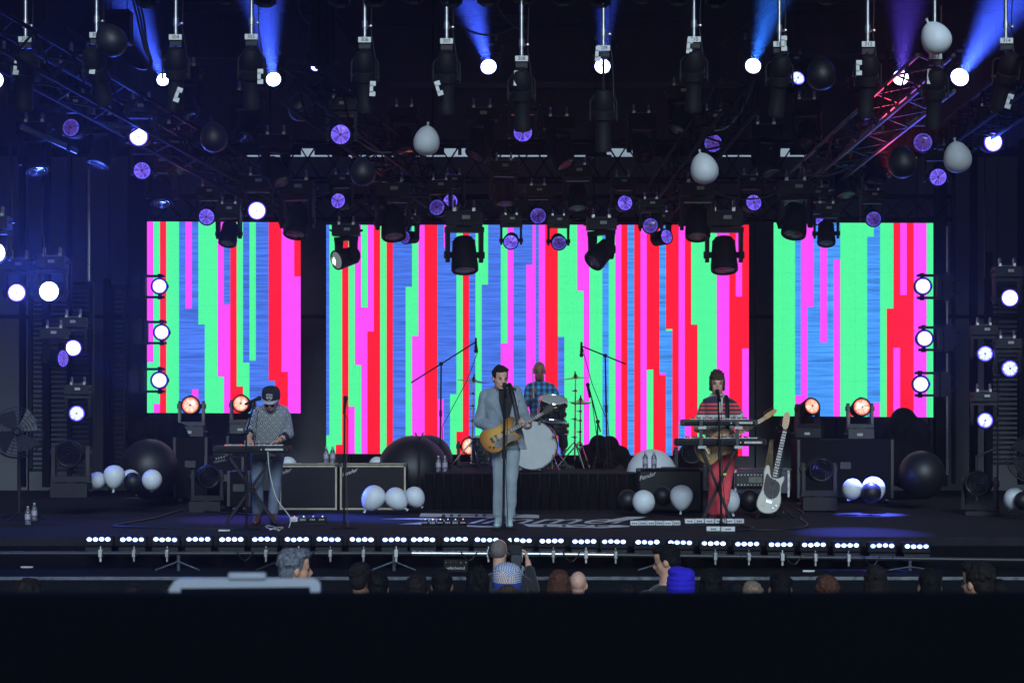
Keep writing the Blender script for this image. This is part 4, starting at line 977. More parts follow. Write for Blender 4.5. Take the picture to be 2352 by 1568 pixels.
# ------------------------------------------------------------------ fans
def fan(label, px, py, Y, rpx, yaw, wheel=True):
    c = W(px, py, Y); R = rpx*MP(Y); q = Euler((0, 0, yaw)).to_matrix(); ax = q @ V((0, -1, 0)); sd_ = q @ V((1, 0, 0))
    r = thing('drum_fan', label, 'fan', V((c.x, c.y, 0)), 'pedestal fans')
    for dz in (-.07, .07):
        g = MB()
        for k in range(1, 8): g.torus(c+ax*(dz*(1.15-.12*k/3)), ax, R*k/7, .0035, 30, 4)
        g.build('cage', M['grey'], r)
    g = MB()
    for k in range(14):
        t = 2*PI*k/14; d = sd_*math.cos(t)+V((0, 0, 1))*math.sin(t)
        g.tube([c+ax*.08+d*.03, c+ax*.075+d*R*.6, c+ax*.04+d*R, c-ax*.04+d*R], .004, 4)
    g.build('spokes', M['grey'], r)
    MB().lathe([(.03, -.09), (.055, -.06), (.055, .02), (.03, .06)], c, ax, 14).build('hub', M['dark'], r)
    bm_ = mat('fan_blade', (.02, .022, .026), .5)
    for k in range(4):
        t = 2*PI*k/4+.5; d = sd_*math.cos(t)+V((0, 0, 1))*math.sin(t); e = ax.cross(d)
        MB().add([c+d*.05-e*.04+ax*.02, c+d*.05+e*.04-ax*.02, c+d*R*.85+e*.17-ax*.05, c+d*R*.92+e*.02, c+d*R*.8-e*.1+ax*.04], [(0, 1, 2, 3, 4)]).build('blade', bm_, r)
    MB().tube([c-ax*.1, V((c.x, c.y+.12, c.z-R*.5)), V((c.x, c.y+.12, .06))], .022, 8).build('stand_pole', M['dark'], r)
    MB().torus(V((c.x, c.y, c.z)), ax, R+.03, .012, 20, 6, a0=PI, a1=2*PI).build('tilt_bracket', M['dark'], r)
    for k in range(3):
        t = 2*PI*k/3+.4; MB().cyl((c.x, c.y+.12, .09), (c.x+.3*math.cos(t), c.y+.12+.3*math.sin(t), .02), .014, n=6).build('foot', M['dark'], r)
fan('large pedestal fan in blue light at the left edge of the stage', 38, 990, 23.0, 55, .25)
fan('pedestal fan cut by the right edge of the stage', 2372, 1050, 23.0, 52, -.2)
fh = thing('side_post', 'thin dark post in front of the floor head at right', 'post', FL(2243, 1150))
MB().cyl(FL(2243, 1150), FL(2243, 1150)+V((0, 0, .62)), .02, n=8).build('upright', M['grey'], fh)
MB().cyl(FL(2243, 1150)+V((0, 0, .6)), FL(2243, 1150)+V((.3, .1, .72)), .016, n=8).build('arm', M['grey'], fh)

# ------------------------------------------------------------------ microphones and stands
def mic(parent, tip, d, name='microphone'):
    d = V(d).normalized()
    MB().lathe([(.012, -.17), (.016, -.09), (.02, -.03), (.02, -.025)], tip, d, 10).build(name, M['black'], parent)
    MB().ell(V(tip)+d*.0, (.026, .026, .03), d.to_track_quat('Z', 'Y').to_matrix(), 12, 8).build('mic_head', M['dark'], parent)
def stand(label, base, pts, tip, md, disc=True, r=.013, legs=None):
    root = thing('microphone_stand', label, 'microphone stand', base, 'microphone stands')
    b = V(base)
    if disc: MB().lathe([(.14, .0), (.14, .012), (.12, .022), (.03, .03), (.02, .05)], b, (0, 0, 1), 24).build('base', M['black'], root)
    else:
        for k in range(3):
            t = 2*PI*k/3+.3; MB().cyl(b+V((0, 0, .16)), b+V((.28*math.cos(t), .28*math.sin(t), .012)), .009, n=6).build('leg', M['black'], root)
    P = [b]+[V(p) for p in pts]
    MB().cyl(P[0]+V((0, 0, .01)), P[1], r, r*.8, n=10).build('pole', M['black'], root)
    MB().cyl(P[0]+(P[1]-P[0])*.5, P[0]+(P[1]-P[0])*.56, r*1.5, n=10).build('clutch', M['dark'], root)
    if len(P) > 2:
        back = P[1]-(P[2]-P[1]).normalized()*(.22 if legs is None else legs)
        MB().cyl(back, P[2], .009, n=8).build('boom', M['black'], root)
        MB().ell(P[1], .028, nu=10, nv=7).build('boom_joint', M['dark'], root)
    mic(root, tip, md)
    e = P[-1]
    MB().tube([V(tip)-V(md).normalized()*.16, e+V((.03, 0, -.12)), e.lerp(P[0], .3)+V((.03, -.02, 0)), P[0].lerp(P[1], .4)+V((.02, -.02, 0)), P[0]+V((.05, -.05, .03))], .005, 5).build('microphone_cable', M['cable'], root)
    return root
# singer, keyboard player, right keyboard player, spare stand, overheads
sb = zp('S', 690, 1472, 21.55); sb.z = 0
stand('straight round-base stand at the singer in the grey suit', sb, [zp('S', 700, 440, 21.6)], zp('S', 700, 420, 21.63), (-.05, .6, .55), r=.015)
kb = FL(566, 1216)
stand('boom stand in front of the keyboard player in the cap', kb, [zp('K', 345, 530, kb.y), zp('K', 420, 258, kb.y+.15)], zp('K', 452, 245, kb.y+.17), (.8, .25, .35), legs=.1)
bb = zp('B', 920, 1425, 22.1); bb.z = 0
stand('straight stand at the player in the striped polo', bb, [zp('B', 893, 340, 22.25)], zp('B', 886, 312, 22.28), (-.1, .6, .5), r=.014)
eb = FL(790, 1214)
stand('unattended stand left of the singer', eb, [zp('K', 1165, 320, eb.y)], zp('K', 1172, 245, eb.y), (.1, .1, 1), r=.012)
ob = zp('S', 225, 1030, 26.2); ob.z = rz
stand('tall overhead boom stand left of the drum kit', ob, [zp('S', 232, 265, 26.2), zp('S', 485, 105, 26.0)], zp('S', 488, 170, 26.0), (0, 0, -1), disc=False, legs=.5)
ob = zp('S', 1455, 1030, 26.2); ob.z = rz
stand('tall overhead boom stand right of the drum kit', ob, [zp('S', 1440, 205, 26.2), zp('S', 1268, 135, 26.0)], zp('S', 1265, 200, 26.0), (0, 0, -1), disc=False, legs=.35)
ob = zp('S', 1375, 960, 26.4); ob.z = rz
stand('short slanted stand aimed at the right cymbals', ob, [zp('S', 1385, 690, 26.4), zp('S', 1320, 440, 26.2)], zp('S', 1312, 420, 26.2), (-.15, 0, 1), disc=False, legs=.15)
# small forked guitar stand
gs = thing('guitar_stand', 'empty forked guitar stand with red grips left of the drum riser', 'guitar stand', FL(963, 1168))
g0 = FL(963, 1168); gt = zp('K', 1785, 565, g0.y)
MB().cyl(V((gt.x, g0.y, .25)), gt, .012, n=8).build('pole', M['dark'], gs)
MB().tube([gt+V((-.05, 0, .05)), gt+V((-.03, 0, 0)), gt, gt+V((.03, 0, 0)), gt+V((.05, 0, .05))], .01, 6).build('fork', M['cable'], gs)
for d in ((-.25, -.12), (.18, -.12), (0, .25)): MB().cyl((gt.x, g0.y, .28), (gt.x+d[0], g0.y+d[1], .01), .016, n=8).build('leg', M['dark'], gs)
MB().cyl((gt.x, g0.y, .25), (gt.x, g0.y, .27), .03, n=10).build('grip_ring', mat('red_grip', (.3, .04, .03), .5), gs)

# ------------------------------------------------------------------ guitars
def chaikin(P, n=2):
    for _ in range(n):
        Q = []
        for a, b in zip(P, P[1:]+P[:1]): Q += [(a[0]*.75+b[0]*.25, a[1]*.75+b[1]*.25), (a[0]*.25+b[0]*.75, a[1]*.25+b[1]*.75)]
        P = Q
    return P
def guitar(name, label, O, ang, outline, bodym, guard, guardm, neckm, boardm, hs, nl=.62, nut=.02, tilt=0, lean=0, frets=14, pegs=6, s=1.0, pk=None):
    O = V(O); u = V((math.cos(ang), tilt, math.sin(ang))).normalized(); w0 = V((-math.sin(ang), lean, math.cos(ang)))
    w = (w0-u*w0.dot(u)).normalized(); nn = u.cross(w)
    r = thing(name, label, name.replace('_', ' '), O)
    u_, w_ = u*s, w*s
    MB().prism(chaikin(outline), O-nn*.022, u_, w_, .044).build('body', bodym, r, bevel=.01)
    MB().prism(chaikin(guard, 1), O+nn*.022, u_, w_, .004).build('pickguard', guardm, r)
    nk = MB().prism([(.14, -.026), (.14, .026), (nl, nut), (nl, -nut)], O+nn*.008, u_, w_, .022).build('neck', neckm, r, bevel=.004)
    MB().prism([(.13, -.027), (.13, .027), (nl, nut), (nl, -nut)], O+nn*.0305, u_, w_, .006).build('fretboard', boardm, nk)
    fr = MB()
    for k in range(frets):
        x = .16+(nl-.17)*k/frets*(1+.0*k)
        fr.prism([(x, -.025), (x, .025), (x+.004, .025), (x+.004, -.025)], O+nn*.0368, u_, w_, .002)
    fr.build('frets', M['silver'], nk)
    hd = MB().prism(chaikin([(nl+a, b) for a, b in hs], 1), O+nn*.004, u_, w_, .016).build('headstock', neckm, r)
    for k in range(pegs):
        q = O+u_*(nl+.035+k*.14/pegs)+w_*.04
        MB().cyl(q, q+w*.025, .007, n=6).build('tuning_peg', M['chrome'], hd)
    for x in (pk or (.05, -.05)):
        MB().prism([(x-.016, -.04), (x-.016, .04), (x+.016, .04), (x+.016, -.04)], O+nn*.026, u_, w_, .008).build('pickup', M['cable'], r)
    MB().prism([(-.13, -.035), (-.13, .035), (-.09, .035), (-.09, -.035)], O+nn*.022, u_, w_, .012).build('bridge', M['chrome'], r)
    st = MB()
    for k in range(6): st.cyl(O+nn*.042+u_*-.11+w_*(-.022+.0088*k), O+nn*.042+u_*nl+w_*(-.014+.0056*k), .0009, n=3)
    st.build('strings', M['silver'], r)
    for k, (a, b) in enumerate(((-.14, -.09), (-.18, -.06))): MB().cyl(O+nn*.024+u_*a+w_*b, O+nn*.04+u_*a+w_*b, .012, n=10).build('knob', M['chrome'], r)
    return r, u, w, nn
def sunburst():
    m = mat('sunburst', (.5, .25, .05), .22, noise=0, coat=.5); t = m.node_tree; b = t.nodes['Principled BSDF']
    tc = N(t, 'ShaderNodeTexCoord'); ln = N(t, 'ShaderNodeVectorMath', operation='LENGTH'); t.links.new(tc.outputs['Object'], ln.inputs[0])
    cr = N(t, 'ShaderNodeValToRGB'); e = cr.color_ramp.elements; e[0].position = .08; e[0].color = (.62, .36, .08, 1); e[1].position = .27; e[1].color = (.035, .012, .006, 1)
    x = e.new(.17); x.color = (.42, .17, .03, 1)
    t.links.new(ln.outputs['Value'], cr.inputs[0]); t.links.new(cr.outputs[0], b.inputs['Base Color']); return m
JAZZ = [(.19, .05), (.27, .10), (.25, .155), (.16, .165), (.06, .125), (-.04, .125), (-.13, .165), (-.22, .15), (-.27, .06), (-.26, -.06), (-.20, -.15), (-.10, -.18), (0, -.15), (.07, -.12), (.15, -.15), (.21, -.16), (.235, -.12), (.19, -.05)]
TELE = [(.20, .04), (.22, .09), (.17, .15), (.09, .155), (.02, .13), (-.06, .135), (-.14, .165), (-.21, .14), (-.245, .06), (-.245, -.05), (-.21, -.14), (-.14, -.165), (-.06, -.14), (.02, -.13), (.08, -.15), (.15, -.155), (.20, -.12), (.14, -.06), (.17, -.03)]
BASS = [(a, b*.84) for a, b in [(.17, .05), (.30, .09), (.31, .14), (.22, .165), (.10, .13), (0, .13), (-.10, .165), (-.20, .16), (-.26, .07), (-.25, -.06), (-.19, -.15), (-.08, -.17), (.01, -.14), (.10, -.12), (.18, -.15), (.23, -.13), (.17, -.05)]]
HS = [(0, -.022), (0, .022), (.03, .04), (.14, .05), (.18, .03), (.17, -.01), (.05, -.03)]
M['maple'] = mat('maple', (.45, .24, .09), .35, noise=.2, scale=25); M['rosewood'] = mat('rosewood', (.03, .018, .012), .5)
M['butter'] = mat('butterscotch', (.42, .27, .09), .3, noise=.1, coat=.3); M['cream'] = mat('cream_paint', (.44, .42, .36), .3, noise=.06, coat=.3)
M['tort'] = mat('dark_pickguard', (.010, .005, .005), .55, noise=.5, scale=25); M['whiteg'] = mat('white_guard', (.55, .55, .52), .4, noise=.05)
M['greyg'] = mat('grey_guard', (.16, .16, .16), .35)
g1, u1, w1, n1 = guitar('electric_guitar', 'sunburst electric guitar with dark fretboard held by the singer in the suit', zp('S', 668, 795, 21.72), math.radians(28), JAZZ, sunburst(),
    [(.16, -.05), (.20, -.11), (.14, -.13), (.06, -.10), (-.05, -.13), (-.13, -.12), (-.12, -.05), (.0, -.02), (.1, -.03)], M['greyg'], M['rosewood'], M['rosewood'], HS, s=.85, tilt=-.05)
g2, u2, w2, n2 = guitar('electric_guitar', 'butterscotch electric guitar with maple neck behind the stacked keyboards', zp('B', 880, 745, 22.62), math.radians(30), TELE, M['butter'],
    [(.15, .05), (.17, .11), (.08, .12), (.0, .09), (.0, -.10), (.07, -.12), (.14, -.11), (.13, -.03)], M['butter'], M['maple'], M['maple'], [(0, -.022), (0, .022), (.05, .035), (.15, .035), (.18, .01), (.14, -.015), (.05, -.025)], tilt=.02, pk=(.06, -.10))
g3, u3, w3, n3 = guitar('bass_guitar', 'cream bass guitar with dark pickguard leaning in its stand', zp('B', 1312, 1115, 23.35), math.radians(76.5), BASS, M['cream'],
    [(.16, .04), (.22, .10), (.10, .10), (-.02, .09), (-.08, .02), (-.06, -.07), (.03, -.10), (.12, -.08), (.15, -.03)], M['tort'], M['maple'], M['rosewood'],
    [(0, -.022), (0, .022), (.04, .045), (.17, .05), (.21, .02), (.19, -.02), (.06, -.035)], nl=.76, tilt=.12, frets=18, pegs=4)
bs = thing('bass_stand', 'black stand holding the cream bass guitar', 'guitar stand', FL(1795, 1172))
t0 = zp('B', 1335, 1235, 23.5); t0.z = 0; t1 = zp('B', 1425, 620, 23.62)
MB().cyl(t0+V((.05, .1, .05)), t1, .012, n=8).build('pole', M['cable'], bs)
MB().tube([t1+V((-.11, -.12, .03)), t1+V((-.09, -.03, -.02)), t1, t1+V((.06, -.08, -.03))], .011, 6).build('neck_yoke', M['cable'], bs)
for d in ((-.22, -.1), (.22, -.1), (.05, .3)): MB().cyl(t0+V((.05, .1, .2)), t0+V((d[0], d[1], .01)), .011, n=6).build('leg', M['cable'], bs)
for d in (-.07, .09): MB().tube([t0+V((.05, .1, .2)), t0+V((d, -.02, .07)), t0+V((d, -.18, .08))], .01, 6).build('cradle', M['cable'], bs)
MB().prism([(0, 0), (.05, .01), (.06, .3), (.03, .62), (-.01, .6), (-.03, .3)], zp('B', 1262, 1110, 23.5), (1, 0, 0), (.12, 0, 1), .006).build('strap', mat('patterned_strap', (.1, .06, .02), .7, noise=.8, scale=30), g3)

# ------------------------------------------------------------------ keyboards and X stands
M['keyw'] = mat('white_key', (.6, .6, .58), .3, noise=.03)
def keyboard(label, c, w, d, h, panel='dark', tilt=0):
    c = V(c); r = thing('keyboard', label, 'keyboard', c, 'stage keyboards')
    MB().box(c, (w, d, h)).build('case', M[panel], r, bevel=.012)
    MB().box(c+V((0, -d/2-.002, -.005)), (w-.06, .008, h*.55)).build('rear_panel', M['black'], r)
    nk = 35
    for k in range(nk): MB().box(c+V((-w/2+.12+(w-.2)*k/nk, d*.28, h/2+.006)), ((w-.2)/nk*.9, d*.4, .014)).build('key', M['keyw'], r)
    for k in range(nk):
        if k % 7 not in (2, 6): MB().box(c+V((-w/2+.12+(w-.2)*(k+.5)/nk, d*.2, h/2+.016)), ((w-.2)/nk*.5, d*.25, .016)).build('black_key', M['black'], r)
    for k in range(8): MB().cyl(c+V((-w/2+.15+.05*k, -d*.25, h/2)), c+V((-w/2+.15+.05*k, -d*.25, h/2+.018)), .009, n=8).build('knob', M['silver'] if k % 3 else mat('red_led', (.3, .02, .02), .4, emis=(1, .1, .05), es=.8), r)
    for k in range(5): MB().cyl(c+V((w/2-.3+.05*k, -d/2-.008, 0)), c+V((w/2-.3+.05*k, -d/2-.02, 0)), .008, n=8).build('socket', M['silver'], r)
    MB().box(c+V((w/2-.16, -d/2-.008, -.0)), (.2, .004, h*.3)).build('label_strip', M['chip'], r)
    return r
kc = W(579, 1031, 22.15); keyboard('black synthesizer under the hands of the player in the cap', kc, .84, .28, .075)
k2 = zp('B', 897, 560, 22.5); keyboard('upper silver-edged keyboard of the stacked pair', k2, .85, .26, .07, 'grey')
k3 = zp('B', 910, 715, 22.45); keyboard('lower wide dark keyboard of the stacked pair', k3, 1.02, .28, .08, 'dark')
def xstand(label, A, name='keyboard_stand'):
    r = thing(name, label, 'keyboard stand', A[0], 'keyboard stands'); return r
ks = xstand('black double-braced X stand under the synthesizer', [FL(575, 1205)])
for (x0, y0), (x1, y1), nm in (((180, 1330), (570, 730), 'leg'), ((590, 1310), (195, 720), 'leg')):
    for dy in (0, .16):
        a = zp('K', x0, y0, 22.1+dy); b = zp('K', x1, y1, 22.1+dy); a.z = .03
        q = (b-a).to_track_quat('Z', 'Y').to_matrix()
        MB().box((a+b)/2, (.045, .03, (b-a).length), q).build(nm, M['dark'], ks, bevel=.004)
MB().cyl(zp('K', 400, 1010, 22.05), zp('K', 400, 1010, 22.3), .035, n=12).build('pivot', M['black'], ks)
for x in (180, 590): MB().box(zp('K', x, 1328, 22.15), (.06, .4, .04)).build('foot', M['cable'], ks)
for x in (195, 570): MB().box(zp('K', x, 712, 22.15), (.05, .34, .03)).build('support_arm', M['cable'], ks)
kd = thing('pedal_box', 'small grey effects box on the left arm of the X stand', 'effects box', zp('K', 130, 760, 22.1))
MB().box(zp('K', 130, 765, 22.1), (.14, .1, .03), Euler((0, -.2, 0)).to_matrix()).build('box', M['grey'], kd, bevel=.004)
for k in range(4): MB().cyl(zp('K', 95+k*22, 752-k*5, 22.08), zp('K', 95+k*22, 742-k*5, 22.08), .008, n=6).build('knob', M['silver'], kd)
k4 = xstand('black two-tier X stand carrying the stacked keyboards', [FL(1655, 1208)])
for (x0, y0), (x1, y1) in (((760, 1400), (1040, 750)), ((1000, 1300), (755, 745))):
    for dy in (0, .2):
        a = zp('B', x0, y0, 22.35+dy); b = zp('B', x1, y1, 22.35+dy); a.z = .02
        MB().box((a+b)/2, (.04, .03, (b-a).length), (b-a).to_track_quat('Z', 'Y').to_matrix()).build('leg', M['dark'], k4)
for x in (755, 1045):
    MB().box((zp('B', x, 745, 22.3)+zp('B', x, 540, 22.3))/2, (.035, .035, 205/697.5*1.02)).build('tier_post', M['grey'], k4)
    for y in (600, 755): MB().box(zp('B', x+8, y, 22.3), (.09, .08, .03)).build('clamp_block', M['chip'], k4)
    MB().box(zp('B', x, 592, 22.5), (.03, .4, .025)).build('support_arm', M['dark'], k4)
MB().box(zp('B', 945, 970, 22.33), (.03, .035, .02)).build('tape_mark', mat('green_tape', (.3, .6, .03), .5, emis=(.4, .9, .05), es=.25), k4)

# ------------------------------------------------------------------ drum kit
M['pearl'] = mat('black_pearl', (.02, .022, .024), .25, noise=.8, scale=35); M['drumhead'] = mat('drum_head', (.42, .45, .45), .5, noise=.05)
M['brass'] = mat('cymbal_bronze', (.38, .27, .12), .25, .95, noise=.2, scale=20)
def drum(name, label, c, ax, R, h, headm, lugs=8, badge=False):
    c = V(c); ax = V(ax).normalized(); r = thing(name, label, 'drum', c, 'drums of the kit')
    MB().lathe([(R*.99, -h/2), (R, -h/2+.005), (R, h/2-.005), (R*.99, h/2)], c, ax, 36).build('shell', M['pearl'], r)
    for s in (-1, 1):
        MB().lathe([(R*.985, h/2-.006), (R*.985, h/2+.004), (.01, h/2+.005)], c, ax*s, 36).build('drum_head', headm, r)
        MB().torus(c+ax*(s*h/2), ax, R*1.01, .010, 36, 6).build('hoop', M['chrome'] if R < .25 else M['black'], r)
    q = ax.to_track_quat('Z', 'Y')
    for k in range(lugs):
        d = q @ V((math.cos(2*PI*k/lugs+.2), math.sin(2*PI*k/lugs+.2), 0))
        for s in (-1, 1):
            MB().box(c+d*(R+.008)+ax*(s*h*.28), (.02, .02, .045), ax.to_track_quat('Z', 'Y').to_matrix()).build('lug', M['chrome'], r)
            MB().cyl(c+d*(R+.014)+ax*(s*h*.3), c+d*(R+.014)+ax*(s*(h/2+.01)), .004, n=5).build('tension_rod', M['chrome'], r)
    return r
kcx = zp('S', 885, 862, 25.65)
kd_ = drum('bass_drum', 'white-headed bass drum behind the singer', kcx, (.12, -1, .02), .315, .4, M['drumhead'], 10)
MB().torus(kcx+V((.12, -1, .02)).normalized()*.205, (.12, -1, .02), .318, .017, 40, 8).build('rim', M['chrome'], kd_)
for k in range(8):
    t = 2*PI*k/8+.39; d = V((math.cos(t), -.12, math.sin(t))); MB().box(kcx+d*.325+V((.0, -.19, 0)), (.03, .06, .03)).build('claw_hook', M['chrome'], kd_)
for s in (-1, 1): MB().tube([kcx+V((s*.28, -.05, -.1)), kcx+V((s*.36, -.2, -.3)), V((kcx.x+s*.38, kcx.y-.24, rz+.01))], .008, 6).build('spur', M['chrome'], kd_)
tc_ = zp('S', 1052, 585, 25.75); tm = drum('tom_drum', 'black pearl tom in front of the drummer', tc_, (.1, -.35, 1), .175, .21, M['drumhead'], 8)
MB().box(tc_+V((.03, -.185, -.0)), (.05, .006, .02)).build('badge', M['brass'], tm)
drum('snare_drum', 'chrome-hooped snare drum below the tom', zp('S', 1065, 735, 26.0), (.05, -.1, 1), .17, .14, M['drumhead'], 8)
drum('floor_tom', 'black floor tom behind the singer at left', zp('S', 560, 900, 26.3), (0, -.05, 1), .19, .34, M['drumhead'], 8)
ts = thing('tom_stand', 'chrome stand carrying the tom and snare', 'stand', zp('S', 1045, 1040, 25.9))
b0 = zp('S', 1045, 1035, 25.9); b0.z = rz
MB().cyl(b0, zp('S', 1045, 700, 25.9), .016, n=8).build('pole', M['chrome'], ts)
for k in range(3):
    t = 2*PI*k/3+.5; MB().cyl(b0+V((0, 0, .3)), b0+V((.28*math.cos(t), .28*math.sin(t), .012)), .011, n=6).build('leg', M['chrome'], ts)
for y in (770, 850): MB().ell(zp('S', 1045, y, 25.88), .03, nu=8, nv=6).build('wing_nut', M['chrome'], ts)
def cymbal(label, base, top, R, tilt, extra=()):
    b = V(base); b.z = rz; t = V(top); r = thing('cymbal_stand', label, 'cymbal', b, 'cymbals on stands')
    MB().cyl(b+V((0, 0, .1)), t-V((0, 0, .02)), .012, .008, n=8).build('pole', M['chrome'], r)
    for f in (.35, .55, .72, .86):
        MB().ell(b.lerp(t, f), (.024, .024, .018), nu=8, nv=6).cyl(b.lerp(t, f), b.lerp(t, f)+V((-.05, 0, 0)), .006, n=6).build('clamp', M['chrome'], r)
    for k in range(3):
        a = 2*PI*k/3+.9; MB().tube([b+V((0, 0, .36)), b+V((.16*math.cos(a), .16*math.sin(a), .18)), b+V((.3*math.cos(a), .3*math.sin(a), .012))], .009, 6).build('leg', M['chrome'], r)
    ax = V(tilt).normalized()
    MB().lathe([(.006, .03), (.03, .028), (.045, .016), (.06, .012), (R*.6, .004), (R, -.004), (R, -.006), (R*.6, .001), (.06, .008), (.045, .012), (.006, .022)], t, ax, 36).build('cymbal', M['brass'], r)
    MB().lathe([(.02, .03), (.022, .045), (.01, .055), (.008, .09)], t, ax, 10).build('wing_nut', M['cable'], r)
    for e in extra:
        MB().lathe([(.03, .014), (R*.6, .004), (R*.8, -.004), (R*.8, -.006), (.03, .008)], e, (0, -.1, 1), 30).build('hi_hat_cymbal', M['brass'], r)
cymbal('cymbal on the left of the kit beside the singer\'s shoulder', zp('S', 458, 1010, 26.2), zp('S', 470, 392, 26.2), .215, (.12, -.06, 1))
cymbal('upper cymbal on the right of the kit', zp('S', 1215, 1010, 26.2), zp('S', 1222, 370, 26.2), .195, (-.09, -.04, 1))
cymbal('lower cymbal pair on the right of the kit', zp('S', 1255, 960, 26.5), zp('S', 1258, 545, 26.5), .165, (.02, -.05, 1), [zp('S', 1258, 552, 26.5)])
th = thing('drum_throne', 'black round drum stool under the drummer', 'stool', zp('D', 800, 1500, 27.05))
tb = zp('D', 800, 1500, 27.05); tb.z = rz
MB().lathe([(.16, 0), (.17, .03), (.17, .07), (.14, .09)], tb+V((0, 0, .43)), (0, 0, 1), 20).build('seat', M['tolex'], th)
MB().cyl(tb+V((0, 0, .1)), tb+V((0, 0, .45)), .018, n=8).build('post', M['chrome'], th)
for k in range(3): MB().cyl(tb+V((0, 0, .25)), tb+V((.25*math.cos(k*2.1), .25*math.sin(k*2.1), .01)), .01, n=6).build('leg', M['chrome'], th)
# effects pedals, cables and small things on the deck
def board(label, c, w, d, n, pm, hues):
    r = thing('pedal_board', label, 'pedal board', c, 'effects pedals on the deck')
    MB().box(V(c)+V((0, 0, .02)), (w, d, .03), Euler((.12, 0, 0)).to_matrix()).build('board', M['dark'], r)
    for k in range(n):
        x = -w/2+(k+.5)*w/n; q = V(c)+V((x, rnd.uniform(-.02, .02), .055))
        MB().box(q, (w/n*(.97 if not hues else .85), d*.7, .05)).build('pedal', pm[k % len(pm)], r, bevel=.006)
        for j in range(3): MB().cyl(q+V((-.02+.02*j, -d*.36, .0)), q+V((-.02+.02*j, -d*.36-.012, .0)), .007, n=6).build('knob', M['silver'] if hues else M['black'], r)
        if hues: MB().ell(q+V((0, .02, .03)), .007, nu=6, nv=4).build('indicator', mat('pedal_led', (.2, .2, .2), .4, emis=rnd.choice([(1, 1, 1), (1, .2, .1), (.3, .6, 1)]), es=2), r)
pw = [mat('pale_pedal', (.6, .62, .64), .4), mat('pale_pedal_b', (.5, .52, .55), .4)]; pdk = [M['dark'], M['grey'], M['black']]
board('long pale pedal strip on the deck left of the right keyboards', FL(1505, 1212), .55, .12, 6, pw, False)
board('pale pedal strip under the stacked keyboards', FL(1640, 1207), .66, .12, 6, pw, False)
board('white sustain pedal at the foot of the right microphone stand', FL(1655, 1226), .3, .07, 2, [pw[0]], False)
board('dark pedal board with lit switches left of the singer', FL(1020, 1210), .5, .2, 6, pdk, True)
board('dark pedal board with a white unit right of the keyboard player', FL(708, 1203), .42, .18, 4, [pw[0], M['grey'], M['dark'], M['dark']], True)
M['wcable'] = mat('white_cable', (.5, .5, .5), .5)
hose('white cable hanging from the synthesizer to the deck', [zp('K', 525, 690, 22.0), zp('K', 535, 850, 22.0), zp('K', 590, 1080, 22.0), zp('K', 680, 1190, 21.95), zp('K', 722, 1250, 21.9), zp('K', 700, 1320, 21.8)], .006, 'wcable')
hose('tangle of white cable on the deck by the brown shoes', [FL(640, 1216, .01), FL(610, 1212, .01), FL(612, 1205, .02), FL(640, 1212, .02), FL(612, 1217, .01), FL(655, 1208, .01), FL(640, 1218, .01)], .007, 'wcable')
hose('black cable bundle looping across the left deck', [FL(600, 1183, .01), FL(440, 1172, .01), FL(410, 1172, .01), FL(370, 1187, .01), FL(300, 1200, .01), FL(250, 1208, .01), FL(300, 1210, .01), FL(420, 1213, .01), FL(560, 1214, .01)], .014)
hose('thin black cable crossing the left deck behind the loop', [FL(210, 1140, .01), FL(300, 1144, .01), FL(420, 1140, .01)], .012)
hose('black cable snaking right of the bass guitar', [FL(1830, 1168, .02), FL(1850, 1178, .01), FL(1835, 1190, .01), FL(1860, 1204, .01), FL(1840, 1214, .01), FL(1760, 1216, .01), FL(1690, 1214, .01)], .012)
hose('black cable looping on the deck at the right keyboards', [FL(1700, 1206, .01), FL(1740, 1212, .01), FL(1700, 1220, .01), FL(1660, 1214, .01)], .01)
for x, y, lb in ((513, 1219, 'scrap of white tape at the foot of the X stand'), (60, 1303, 'scrap of white tape on the lower step at left'), (1855, 1312, 'white tool lying on the lower step right of centre')):
    c = FL(x, y, .004) if y < 1240 else FL(x, y, -.295)
    tag(MB().prism([(-.05, -.02), (.03, -.03), (.07, 0), (.03, .02), (-.04, .03)], c, (1, 0, 0), (0, 1, 0), .015).build('tape_scrap', M['white'], loc=c), lb, 'tape')

# ------------------------------------------------------------------ people
def frame(f, up=(0, 0, 1)):
    f = V(f).normalized(); up = V(up); s = f.cross(up).normalized(); u = s.cross(f)     # s: the person's right
    return s, f, u
def head_vol(mb, hc, s, f, u, k=1.0, neck=None, ears=True):
    R = Matrix((s, f, u)).transposed()
    def E(p, r): mb.ell(V(hc)+(R @ V(p))*k, [x*k for x in r], R, 16, 10)
    E((0, -.012, .034), (.073, .092, .086)); E((0, .024, -.034), (.057, .066, .078)); E((0, .044, -.088), (.036, .042, .028))
    for q in (-1, 1):
        E((q*.03, .05, -.03), (.026, .026, .034)); E((q*.035, .02, -.064), (.021, .036, .034))
        if ears: E((q*.074, -.006, -.012), (.012, .021, .032))
    E((0, .077, .016), (.046, .014, .013)); E((0, .06, .05), (.05, .03, .045)); E((0, .088, -.068), (.022, .011, .01))
    P = lambda p: V(hc)+(R @ V(p))*k
    mb.limb([P((0, .088, .006)), P((0, .108, -.028)), P((0, .098, -.04))], [.009*k, .013*k, .012*k])
    if neck is not None: mb.limb([P((0, -.012, -.05)), V(neck)], [.054*k, .06*k])
